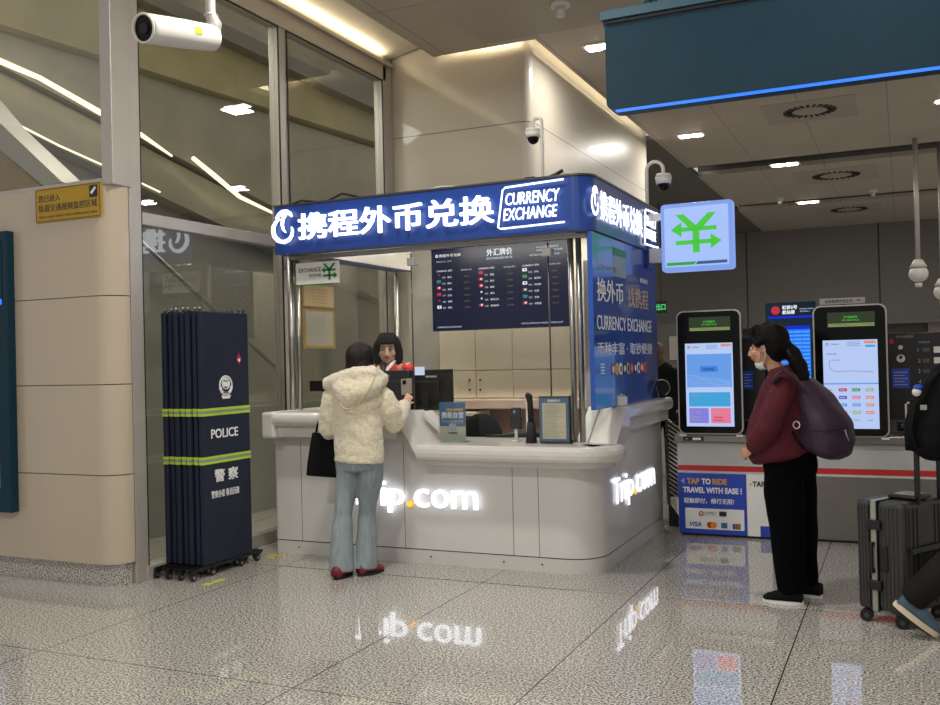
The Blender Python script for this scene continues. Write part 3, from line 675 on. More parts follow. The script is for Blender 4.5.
cb = thing('storage_cabinet', 'long cream wall cabinet with flat doors behind the booth counter', 'cabinet', (-3.4, 8.9, 1.05))
part(cb, 'body', lambda m: (m.box((-4.36, 8.78, 1.15), (-2.72, 9.13, 2.9), 'beige_wall'), m.box((-4.36, 8.6, 1.055), (-2.72, 9.13, 1.15), 'pink_beige', bev=.01)))
for k in range(4):
    x = -4.35+k*.405
    for z0, z1 in ((1.16, 1.43), (1.44, 2.88)):
        part(cb, 'door', lambda m: m.box((x, 8.765, z0), (x+.40, 8.78, z1), 'beige_wall', bev=.003))
for x, z in ((-4.02, 1.24), (-3.9, 1.24), (-4.02, 1.34), (-3.9, 1.34)): part(cb, 'hinge_screw', lambda m: m.cyl((x, 8.764, z), (x, 8.758, z), .012, 'steel_dark', n=8))
struct(part(None, 'trim_5', lambda m: m.box((-4.36, 9.1, .3), (-2.72, 9.135, 1.055), 'pink_beige')))
struct(part(None, 'trim_6', lambda m: (m.box((-4.78, 8.9, 0), (-4.42, 9.13, 2.9), 'frame_white', bev=.004), m.box((-2.7, 8.5, .9), (-2.05, 8.54, 2.45), 'olive_wall'), m.box((-2.40, 8.48, .9), (-2.37, 8.5, 2.45), 'steel_dark'))))
# safe-like box under the shelf
bx = thing('cash_box_cabinet', 'beige steel box with an orange mark and a row of black knobs below the cabinet', 'box', (-4.2, 8.6, .7))
part(bx, 'body', lambda m: m.box((-4.30, 8.55, .60), (-3.86, 8.9, 1.03), 'beige_wall', bev=.01))
part(bx, 'label_plate', lambda m: (m.box((-3.98, 8.545, .95), (-3.91, 8.55, .99), 'steel_dark'), m.box((-4.16, 8.546, .80), (-4.02, 8.55, .92), 'copper_gold')))
for z in (.76, .82, .88, .95): part(bx, 'knob', lambda m: m.sph((-3.84, 8.6, z), .022, 'black', n=10))
struct(part(None, 'trim_7', lambda m: m.box((-4.6, 8.4, .0), (-2.1, 8.9, .60), 'pink_beige')))
# monitors for the clerk
def monitor(x0, x1, y, z0, z1, label, ang=0):
    t = thing('monitor', label, 'monitor', ((x0+x1)/2, y, .76)); cx = (x0+x1)/2
    part(t, 'screen_back', lambda m: (m.box((x0, y, z0), (x1, y+.035, z1), 'black', bev=.008), m.box((cx-.12, y-.02, z0+.06), (cx+.12, y+.002, z0+.24), 'black', bev=.01)))
    part(t, 'stand', lambda m: (m.box((cx-.03, y-.05, .79), (cx+.03, y-.02, z0+.15), 'black', bev=.005), m.cyl((cx, y-.02, .761), (cx, y-.02, .785), .11, 'black', n=24)))
    return t
m1 = monitor(-3.82, -3.36, 6.98, 1.14, 1.475, 'black computer monitor seen from behind, right one of the two before the clerk')
part(m1, 'sticker', lambda m: (m.box((-3.70, 6.976, 1.43), (-3.61, 6.98, 1.50), 'scr_text'), m.box((-3.60, 6.977, 1.41), (-3.5, 6.98, 1.425), 'grey_print')))
m2 = monitor(-3.985, -3.70, 6.84, 1.15, 1.475, 'black monitor with a small grey maker name, left one behind the raised phone')
part(m2, 'lettering', lambda m: m.text('Lenovo', V((-3.96, 6.839, 1.425)), X_, Z_, .10, .022, 'grey_print', d=.001))
# brochure holder
bh = thing('brochure_holder', 'clear acrylic holder with a blue and sand travel leaflet on the low shelf', 'brochure holder', (-3.12, 6.48, .925))
part(bh, 'acrylic_stand', lambda m: (m.box((-3.235, 6.46, .926), (-3.005, 6.465, 1.235), 'acrylic'), m.box((-3.235, 6.43, .926), (-3.005, 6.56, .93), 'acrylic')))
def leaf(m):
    o = V((-3.228, 6.474, .932)); m.box((-3.228, 6.474, .932), (-3.012, 6.480, 1.228), 'sand_card')
    m.rect(o, X_, Z_, 0, .115, .216, .296, 'glossy_card'); m.text('携程自营', o+X_*.018+Z_*.175, X_, Z_, .185, .05, 'white_print', d=.003, bold=.02)
    m.rect(o, X_, Z_, .06, .232, .20, .25, 'copper_gold', d=.003); m.text('外币兑换更划算', o+X_*.02+Z_*.138, X_, Z_, .18, .026, 'tan_paper', d=.003)
    m.rect(o, X_, Z_, .08, .08, .14, .135, 'grey_print', d=.003); m.text('扫码预约', o+X_*.07+Z_*.055, X_, Z_, .08, .016, 'dark_print', d=.003)
    for k in range(3): m.rect(o, X_, Z_, .02, .012+k*.014, .196, .016+k*.014, 'grey_print', d=.003)
part(bh, 'leaflet', leaf)
# price list frame
pf = thing('notice_frame', 'dark framed notice sheet with a blue border standing at the booth corner post', 'sign', (-2.31, 6.5, .925))
part(pf, 'frame', lambda m: (m.box((-2.43, 6.50, .93), (-2.195, 6.515, 1.27), 'steel_dark', bev=.003), m.box((-2.43, 6.52, .926), (-2.195, 6.57, .945), 'black'), m.cyl((-2.19, 6.51, .93), (-2.19, 6.51, 1.275), .006, 'black', n=8)))
def pfs(m):
    o = V((-2.422, 6.499, .945)); m.rect(o, X_, Z_, 0, 0, .22, .31, 'slate_blue'); m.rect(o, X_, Z_, .02, .015, .20, .275, 'sand_card', d=.003)
    m.text('温馨提示', o+X_*.06+Z_*.283, X_, Z_, .10, .018, 'white_print', d=.003)
    for k in range(15): m.rect(o, X_, Z_, .032, .03+k*.016, .032+random.uniform(.09, .155), .036+k*.016, 'silver_tape', d=.004)
part(pf, 'sheet', pfs)
hd = thing('intercom_microphone', 'tall dark grey handset standing in a charger left of the notice frame', 'device', (-2.50, 6.52, .925))
part(hd, 'dock', lambda m: m.tube([(-2.50, 6.52, .926), (-2.50, 6.52, 1.0), (-2.50, 6.52, 1.08)], [.042, .036, .03], 'rubber'))
part(hd, 'handset', lambda m: m.tube([(-2.50, 6.52, 1.05), (-2.505, 6.52, 1.22), (-2.51, 6.515, 1.27), (-2.525, 6.50, 1.285)], [.022, .022, .026, .018], 'rubber'))
part(hd, 'cradle', lambda m: m.box((-2.545, 6.53, 1.0), (-2.525, 6.55, 1.285), 'white_plastic', bev=.006))
qr = thing('payment_scanner', 'small dark payment scanner with a blue top on a white post', 'scanner', (-2.66, 6.62, .925))
part(qr, 'post', lambda m: (m.cyl((-2.66, 6.62, .926), (-2.66, 6.62, 1.04), .013, 'white_plastic', n=12), m.cyl((-2.66, 6.62, .926), (-2.66, 6.62, .934), .035, 'white_plastic')))
part(qr, 'reader', lambda m: m.box((-2.70, 6.60, 1.02), (-2.615, 6.64, 1.11), 'rubber', bev=.008))
part(qr, 'display', lambda m: (m.box((-2.69, 6.605, 1.11), (-2.62, 6.63, 1.18), 'dark_print', bev=.004), m.cyl((-2.665, 6.604, 1.15), (-2.665, 6.602, 1.15), .009, 'grey_print', n=12)))
ch = thing('office_chair', 'black office chair back showing beside the leaflet holder', 'chair', (-3.12, 7.35, 0))
part(ch, 'backrest', lambda m: m.loft([[V((-3.16+.20*a*s, 7.1+.05*b, z)) for a, b in [(math.cos(t), math.sin(t)) for t in [k*math.pi/8 for k in range(16)]]] for z, s in ((.74, 1), (.86, 1.02), (.97, .9), (1.05, .68), (1.10, .25))], 'black_cloth'))
part(ch, 'seat', lambda m: m.box((-3.38, 7.12, .42), (-2.9, 7.6, .5), 'black_cloth', bev=.03))
part(ch, 'stem', lambda m: (m.cyl((-3.14, 7.36, .08), (-3.14, 7.36, .42), .03, 'steel_dark'), m.cyl((-3.14, 7.12, .46), (-3.14, 7.1, .8), .02, 'steel_dark')))
part(ch, 'base', lambda m: [m.tube([(-3.14, 7.36, .1), (-3.14+.26*math.cos(a*1.2566), 7.36+.26*math.sin(a*1.2566), .05)], .018, 'steel_dark') for a in range(5)])
kb = thing('cable_bundle', 'black cable tray lying on the worktop behind the low shelf', 'cable', (-2.75, 6.9, .925))
part(kb, 'cable', lambda m: m.tube([(-3.05, 6.93, .94), (-2.9, 6.93, .94), (-2.78, 6.95, .952), (-2.6, 6.95, .955), (-2.5, 6.93, .94)], [.012, .014, .026, .026, .014], 'black'))
# left side of the booth
gc = thing('document_camera', 'small black device with a silver arm on the left end of the counter', 'device', (-4.45, 6.85, 1.0))
part(gc, 'head', lambda m: m.box((-4.63, 6.80, 1.31), (-4.50, 6.86, 1.40), 'black', bev=.006))
part(gc, 'arm', lambda m: (m.tube([(-4.5, 6.83, 1.36), (-4.42, 6.83, 1.30), (-4.40, 6.85, 1.0)], .01, 'steel'),))
part(gc, 'body', lambda m: m.box((-4.45, 6.80, 1.24), (-4.30, 6.88, 1.34), 'black', bev=.015))
gb = thing('counting_machine', 'dark green glossy box behind the glass at the left end of the counter', 'box', (-4.4, 6.95, .76))
part(gb, 'body', lambda m: m.box((-4.585, 6.90, .762), (-4.22, 7.15, 1.24), 'dark_green', bev=.01))
part(gb, 'top_cover', lambda m: m.box((-4.575, 6.91, 1.24), (-4.23, 7.14, 1.255), 'black_gloss', bev=.005))
es = thing('exchange_plate', 'white EXCHANGE plate with a green arrows symbol hanging in the booth glass', 'sign', (-4.4, 6.57, 2.19))
part(es, 'plate', lambda m: (m.box((-4.585, 6.575, 2.205), (-4.165, 6.59, 2.385), 'white_paint', bev=.003), m.box((-4.585, 6.574, 2.196), (-4.30, 6.59, 2.205), 'green_print')))
def espr(m):
    o = V((-4.585, 6.574, 2.205)); m.text('EXCHANGE', o+X_*.03+Z_*.10, X_, Z_, .22, .035, 'dark_print', d=.001, bold=.015); m.text('货币兑换', o+X_*.13+Z_*.055, X_, Z_, .12, .03, 'dark_print', d=.001)
    c = o+X_*.33+Z_*.093; n = V((0, -.002, 0))
    F = lambda pts: m.poly([c+X_*a*.36+Z_*b*.42 for a, b in pts], n, 'green_print')
    F([(-.17, .165), (-.10, .165), (.03, .04), (-.03, .02)]); F([(.03, .02), (-.03, .04), (.10, .165), (.17, .165)])
    F([(-.028, .05), (-.028, -.16), (.028, -.16), (.028, .05)]); F([(-.15, .055), (-.15, .015), (.17, .015), (.17, .055)]); F([(-.21, .038), (-.12, .10), (-.12, -.025)])
    F([(-.17, -.05), (-.17, -.09), (.15, -.09), (.15, -.05)]); F([(.21, -.072), (.12, -.135), (.12, -.01)])
part(es, 'print', espr)
ce = thing('framed_certificate', 'pale framed certificate above an empty grey board, seen through the booth left glass', 'picture', (-5.03, 7.58, 1.69))
part(ce, 'frame', lambda m: (m.box((-5.045, 7.31, 2.075), (-5.03, 7.85, 2.30), 'wood_pale'), m.box((-5.045, 7.31, 1.69), (-5.03, 7.85, 2.06), 'wood_pale')))
part(ce, 'certificate', lambda m: (m.box((-5.03, 7.33, 2.09), (-5.027, 7.83, 2.285), 'tan_paper'), m.box((-5.03, 7.35, 1.715), (-5.027, 7.81, 2.04), 'frame_white'), [m.box((-5.027, 7.45, 2.12+k*.03), (-5.026, 7.72, 2.125+k*.03), 'wood_pale') for k in range(5)]))
tb = thing('leaflet_box', 'small white box of leaflets on the raised right end of the counter', 'box', (-2.0, 7.2, 1.17))
part(tb, 'tray', lambda m: m.box((-2.06, 7.02, 1.17), (-1.96, 7.22, 1.235), 'white_paint', bev=.004))
part(tb, 'leaflets', lambda m: [m.box((-2.05, 7.03+k*.022, 1.2), (-1.97, 7.045+k*.022, 1.25+.006*(k % 3)), 'black' if k % 2 else 'white_paint') for k in range(8)])
wr = thing('ring_stand', 'round dark ring with a thin pale rim at the far end of the side counter', 'ring', (-1.94, 8.3, 1.18))
part(wr, 'rim', lambda m: m.torus((-1.95, 8.33, 1.26), .07, .006, 'steel', ax=(.3, -1, 0)))
part(wr, 'disc', lambda m: (m.cyl((-1.95, 8.335, 1.26), (-1.95, 8.345, 1.26), .066, 'black'), m.cyl((-1.95, 8.34, 1.175), (-1.95, 8.34, 1.2), .03, 'black')))
cl = thing('wire_coil', 'thin pale wire looping beside the dark ring on the side counter', 'wire', (-1.95, 8.2, 1.18))
part(cl, 'wire', lambda m: m.tube([(-2.0, 8.0, 1.18), (-1.98, 8.1, 1.24), (-1.97, 8.16, 1.33), (-1.96, 8.2, 1.24), (-1.95, 8.24, 1.18)], .004, 'steel', n=6))
# ================================================================== LEFT SIDE
dp = thing('teal_display_case', 'tall teal framed display with a small blue indicator on the cream clad wall', 'display', (-6.3, 4.97, .49))
part(dp, 'frame', lambda m: (m.box((-6.75, 4.93, .5), (-6.0, 5.0, 2.585), 'teal', bev=.006), m.box((-6.7, 4.925, 2.05), (-6.05, 4.93, 2.52), 'teal')))
part(dp, 'screen', lambda m: m.box((-6.65, 4.922, .68), (-6.11, 4.93, 1.98), 'warm_reflection' if False else 'tm_grey'))
part(dp, 'indicator', lambda m: m.box((-6.13, 4.92, 2.04), (-6.05, 4.926, 2.08), 'led_blue'), 'blue glowing indicator')
ys = thing('surveillance_notice', 'yellow notice with Chinese text and a camera symbol on the cream wall', 'sign', (-5.43, 4.985, 2.62))
part(ys, 'plate', lambda m: m.box((-5.752, 4.985, 2.625), (-5.113, 5.0, 2.868), 'yellow_sign'))
def ysp(m):
    o = V((-5.752, 4.985, 2.625)); B = 'dark_print'
    m.text('您已进入', o+X_*.03+Z_*.145, X_, Z_, .22, .05, B, d=.001, bold=.01); m.text('轨道交通视频监控区域', o+X_*.03+Z_*.072, X_, Z_, .575, .055, B, d=.001, bold=.01)
    m.text('THIS IS A RAIL TRANSIT VIDEO SURVEILLANCE AREA', o+X_*.03+Z_*.028, X_, Z_, .575, .017, B, d=.001)
    m.rect(o, X_, Z_, .535, .14, .61, .225, B); m.poly([o+X_*a+Z_*b+V((0, -.003, 0)) for a, b in ((.545, .175), (.59, .215), (.60, .20), (.56, .16))], (0, -.001, 0), 'white_print')
    for q in ((.005, .005, .634, .008), (.005, .235, .634, .238), (.005, .005, .008, .238), (.631, .005, .634, .238)): m.rect(o, X_, Z_, *q, B)
part(ys, 'print', ysp)
# folded police screen
pb = thing('folding_police_barrier', 'folded navy police privacy screen on small castors beside the glazing', 'barrier', (-4.82, 5.72, 0))
XS = [-4.655-k*.056 for k in range(7)]
for k, x in enumerate(XS):
    dy = (k % 2)*.012; y0, y1 = 5.46+dy, 6.01+dy
    part(pb, 'panel', lambda m: m.box((x-.036, y0, .09), (x, y1, 1.95 + (k % 3)*.006), 'navy_cloth', bev=.006))
    for z in (1.21, .855): part(pb, 'reflective_band', lambda m: (m.box((x-.037, y0-.004, z-.03), (x+.002, y1+.004, z-.012), 'lime'), m.box((x-.037, y0-.004, z-.012), (x+.002, y1+.004, z+.008), 'silver_tape'), m.box((x-.037, y0-.004, z+.008), (x+.002, y1+.004, z+.026), 'lime')), 'lime and silver reflective band')
    part(pb, 'hook_top', lambda m: (m.cyl((x-.017, y0+.03, 1.9), (x-.017, y0+.03, 1.975), .012, 'black', n=10), m.sph((x-.017, y0+.02, 1.975), .012, 'steel', n=8), m.cyl((x-.017, y1-.03, 1.9), (x-.017, y1-.03, 1.975), .012, 'black', n=10)))
    for yy in (y0-.11+.05*(k % 2), y0+.10, y1-.12, y1+.08+.04*(k % 2)):
        part(pb, 'castor', lambda m: (m.cyl((x-.03, yy, .028), (x-.012, yy, .028), .027, 'rubber', n=14), m.cyl((x-.011, yy, .028), (x-.007, yy, .028), .012, 'steel', n=10), m.box((x-.03, yy-.02, .05), (x-.005, yy+.035, .075), 'black')))
    part(pb, 'foot_rail', lambda m: m.box((x-.03, y0-.13, .06), (x-.008, y1+.14, .085), 'black', bev=.004))
def pbp(m):
    o = V((-4.653, 0, 0)); T = lambda t, y, z, w, h, b=.01: m.text(t, o+Y_*y+Z_*z, Y_, Z_, w, h, 'white_print', d=.001, bold=b)
    T('POLICE', 5.55, 1.01, .31, .07, .02); T('警 察', 5.58, .685, .27, .095, .02); T('警察办案 敬请回避', 5.54, .57, .32, .055, .01)
    c = o+Y_*5.73+Z_*1.40
    m.torus(c, .07, .006, 'white_print', ax=(1, 0, 0), n=24, k=6); m.torus(c+Z_*.015, .042, .005, 'white_print', ax=(1, 0, 0), n=20, k=6)
    for s in (-1, 1):
        for k in range(5):
            a = math.radians(200+k*22); m.cyl(c+Y_*s*.066*math.cos(a)+Z_*.066*math.sin(a), c+Y_*s*.066*math.cos(a)+Z_*.066*math.sin(a)+X_*.002, .016, 'white_print', n=8)
    m.poly([c+Y_*a+Z_*b for a, b in ((-.03, -.01), (.03, -.01), (.036, .028), (-.036, .028))], (.002, 0, 0), 'white_print')
    for a, b, r in ((0, .045, .012), (-.018, .04, .006), (.018, .04, .006)): m.cyl(c+Y_*a+Z_*b, c+Y_*a+Z_*b+X_*.003, r, 'white_print', n=8)
    m.poly([c+Y_*a+Z_*b for a, b in ((-.055, -.075), (.055, -.075), (.04, -.10), (-.04, -.10))], (.002, 0, 0), 'white_print')
    c2 = o+Y_*5.89+Z_*1.60
    m.poly([c2+Y_*a+Z_*b for a, b in ((0, .045), (.028, .0), (0, -.045), (-.028, 0))], (.002, 0, 0), 'red'); m.cyl(c2-Z_*.012, c2-Z_*.012+X_*.004, .014, 'white_print', n=10)
part(pb, 'print', pbp, 'white police emblem, POLICE and Chinese words')
tag(part(None, 'floor_tape', lambda m: (m.box((-4.56, 5.30, .0), (-4.50, 5.36, .002), 'lime'), m.box((-4.55, 5.38, 0), (-4.50, 5.50, .002), 'lime'))), 'short yellow tape marks on the floor before the police screen', 'tape')
tag(part(None, 'floor_tape', lambda m: (m.box((-4.72, 6.28, .0), (-4.58, 6.33, .002), 'copper_gold'), m.box((-4.70, 6.22, 0), (-4.62, 6.25, .002), 'lime'))), 'yellow tape mark on the floor at the left foot of the counter', 'tape')
# bullet camera top left
bc = thing('bullet_camera', 'large white bullet surveillance camera hanging from the ceiling before the glazing', 'camera', (-3.95, 4.5, 3.5))
A = P(150, 29, 4.12); B = P(212, 38, 4.62)
def tubeAB(m):
    d = (B-A).normalized(); m.tube([A-d*.035, A-d*.025, A, A+(B-A)*.5, B, B+d*.02], [.076, .082, .084, .084, .078, .06], 'white_plastic', n=24)
    m.box((A.x+.02, A.y-.06, A.z+.070), (B.x, A.y+.12, A.z+.082), 'white_plastic') if False else None
part(bc, 'housing', tubeAB)
part(bc, 'hood_rim', lambda m: m.torus(A-(B-A).normalized()*.05, .078, .007, 'white_plastic', ax=(B-A)))
part(bc, 'lens_glass', lambda m: (m.cyl(A-(B-A).normalized()*.04, A-(B-A).normalized()*.03, .074, 'black_gloss'), m.cyl(A-(B-A).normalized()*.05, A-(B-A).normalized()*.04, .03, 'rubber')), 'glossy black front glass')
cx_ = (B-A).normalized(); cn_ = (V((0, 0, EYE))-(A+B)/2); cn_ = (cn_-cx_*cn_.dot(cx_)).normalized(); cn_ = (cn_*.93+Z_*.37).normalized(); cn_ = (cn_-cx_*cn_.dot(cx_)).normalized()
def stk(m):
    cu_ = cn_.cross(cx_); c = A+(B-A)*.60
    for k in range(4):
        a0, a1 = math.radians(-14+k*7), math.radians(-7+k*7); f_ = lambda q, x: c+cx_*x+(cn_*math.cos(q)+cu_*math.sin(q))*.0855
        m.add([f_(a0, -.03), f_(a0, .03), f_(a1, .03), f_(a1, -.03)], [[0, 1, 2, 3]], 'lime')
part(bc, 'sticker', stk)
part(bc, 'mounting_arm', lambda m: (m.tube([(B.x, B.y, B.z+.0), (B.x+.02, B.y, B.z+.09), P(211, 14, 4.62), P(210, -10, 4.62), (P(210, -10, 4.62).x, 4.62, ZC)], [.05, .045, .03, .03, .03], 'frame_white', n=14), m.torus(P(211, 16, 4.62), .03, .014, 'frame_white')))
# teal hanging sign
ts = thing('hanging_sign', 'large blank teal hanging sign with a blue glowing lower edge', 'sign', (-.2, 5.2, 2.92))
def tsb(m):
    q = []; x0, x1, z0, z1, r = -1.49, 1.75, 2.94, 3.43, .045
    for cx, cz, a in ((x1-r, z1-.005, 0), (x0+.005, z1-.005, 90), (x0+r, z0+r, 180), (x1-r, z0+r, 270)):
        rr = r if cz < 3.2 else .005
        for k in range(7):
            t = math.radians(a+15*k); q.append(V((cx+rr*math.cos(t), 5.2, cz+rr*math.sin(t))))
    m.poly(q, (0, .16, 0), 'teal')
part(ts, 'body', tsb)
part(ts, 'top_channel', lambda m: (m.box((-1.51, 5.18, 3.45), (1.77, 5.38, 3.50), 'teal_top'), m.box((-1.50, 5.20, 3.425), (1.76, 5.36, 3.452), 'black')))
part(ts, 'lower_light_strip', lambda m: m.box((-1.44, 5.203, 2.93), (1.70, 5.23, 2.942), 'led_blue'), 'glowing blue strip')
for x in (-1.24, .3, 1.5): part(ts, 'hanger', lambda m: (m.box((x-.045, 5.25, 3.5), (x+.045, 5.31, 3.52), 'black'), m.cyl((x, 5.28, 3.5), (x, 5.28, 4.77), .022, 'teal_top'), [m.box((x-.035, 5.26, 3.53+k*.03), (x+.035, 5.30, 3.545+k*.03), 'teal') for k in range(40)]))
# ================================================================== TICKET HALL MACHINES
base = thing('machine_plinth', 'long low metal cabinet with a red stripe under the ticket machines', 'cabinet', (0, 8.5, 0))
part(base, 'body', lambda m: (m.box((-1.79, 8.17, .02), (2.6, 8.95, .86), 'stainless', bev=.004), m.box((-1.77, 8.2, 0), (2.6, 8.9, .02), 'black'), m.box((-1.80, 8.10, .80), (2.6, 8.95, .87), 'stainless', bev=.01)))
part(base, 'ribbed_panel', lambda m: (m.box((-1.785, 8.155, .60), (2.6, 8.17, .80), 'rib_white'), [m.box((-1.785, 8.148, .606+k*.0195), (2.6, 8.156, .617+k*.0195), 'rib_white') for k in range(10)]))
part(base, 'stripe', lambda m: (m.box((-1.787, 8.15, .555), (2.6, 8.17, .60), 'red'), m.box((-1.787, 8.152, .535), (2.6, 8.17, .555), 'rib_white')), 'red stripe')
part(base, 'side_plate', lambda m: m.box((-1.79, 8.165, .02), (-1.783, 8.95, .86), 'rib_white'))
for x0, x1 in ((-1.0, .08), (.09, 1.2)): part(base, 'door', lambda m: m.box((x0, 8.16, .03), (x1, 8.172, .53), 'stainless', bev=.003))
part(base, 'card_slot', lambda m: (m.box((-1.72, 8.09, .815), (-1.55, 8.10, .85), 'black'), m.box((-1.64, 8.086, .822), (-1.57, 8.09, .842), 'white_print'), m.box((-1.70, 8.088, .828), (-1.68, 8.09, .836), 'grey_print')))
ad = thing('payment_poster', 'blue TAP TO RIDE poster with card logos on the plinth front', 'poster', (-1.5, 8.14, .02))
part(ad, 'sheet', lambda m: (m.box((-1.783, 8.140, .022), (-1.215, 8.150, .535), 'ad_blue'), m.rrect((-1.783, 8.140, .022), X_, Z_, .055, .04, .545, .215, .008, 'white_paint', d=.002)))
def adp(m):
    o = V((-1.783, 8.140, .022)); T = lambda t, x, z, w, h, c='white_print', b=.045, s=0: m.text(t, o+X_*x+Z_*z, X_, Z_, w, h, c, d=.002, bold=b, shear=s, lift=.001)
    T('TAP', .075, .42, .105, .05, 'copper_gold'); T('TO', .20, .42, .075, .05); T('RIDE', .29, .42, .12, .05, 'copper_gold'); T('TRAVEL WITH EASE !', .04, .345, .49, .05)
    T('轻触即付，畅行无阻!', .045, .255, .42, .048, b=.02, s=.15)
    m.poly([o+X_*a+Z_*b+V((0, -.003, 0)) for a, b in ((.02, .445), (.055, .47), (.055, .42))], (0, -.001, 0), 'grey_print')
    T('VISA', .09, .06, .10, .04, 'ad_blue', .02, .2); L = o+V((0, -.005, 0))
    for x, c in ((.262, 'red'), (.292, 'orange')): m.cyl(L+X_*x+Z_*.078, L+X_*x+Z_*.078-Y_*(.001 if c == 'red' else .002), .027, c, n=18)
    m.rect(L, X_, Z_, .355, .055, .405, .10, 'tm_cyan' if False else 'glossy_card'); T('AE', .362, .065, .035, .025, b=.01)
    for k, c in enumerate(('ad_blue', 'red', 'green_print')): m.rrect(L, X_, Z_, .45+k*.022, .05, .47+k*.022, .098, .006, c)
    T('JCB', .453, .065, .058, .018)
    m.torus(L+X_*.19+Z_*.172, .016, .005, 'red', ax=(0, 1, 0), n=16, k=6); T('中国银行', .215, .17, .10, .02, 'dark_print', 0); T('BANK OF CHINA', .215, .158, .10, .008, 'dark_print', 0)
    m.rrect(L, X_, Z_, .34, .155, .40, .195, .006, 'dark_print'); T('UnionPay', .345, .17, .05, .014)
part(ad, 'print', adp)
ad2 = thing('white_poster', 'white poster strip with black TAP lettering, half hidden by the standing woman', 'poster', (-1.1, 8.14, .02))
part(ad2, 'sheet', lambda m: (m.box((-1.213, 8.140, .022), (-1.02, 8.150, .535), 'white_paint'), m.box((-1.11, 8.139, .022), (-1.02, 8.141, .11), 'ad_blue')))
part(ad2, 'print', lambda m: (m.text('TAP', V((-1.165, 8.139, .435)), X_, Z_, .10, .045, 'dark_print', d=.001, bold=.03), m.poly([V((-1.195+a, 8.139, .455+b)) for a, b in ((0, 0), (.02, .015), (.02, -.015))], (0, -.001, 0), 'tan_paper')))
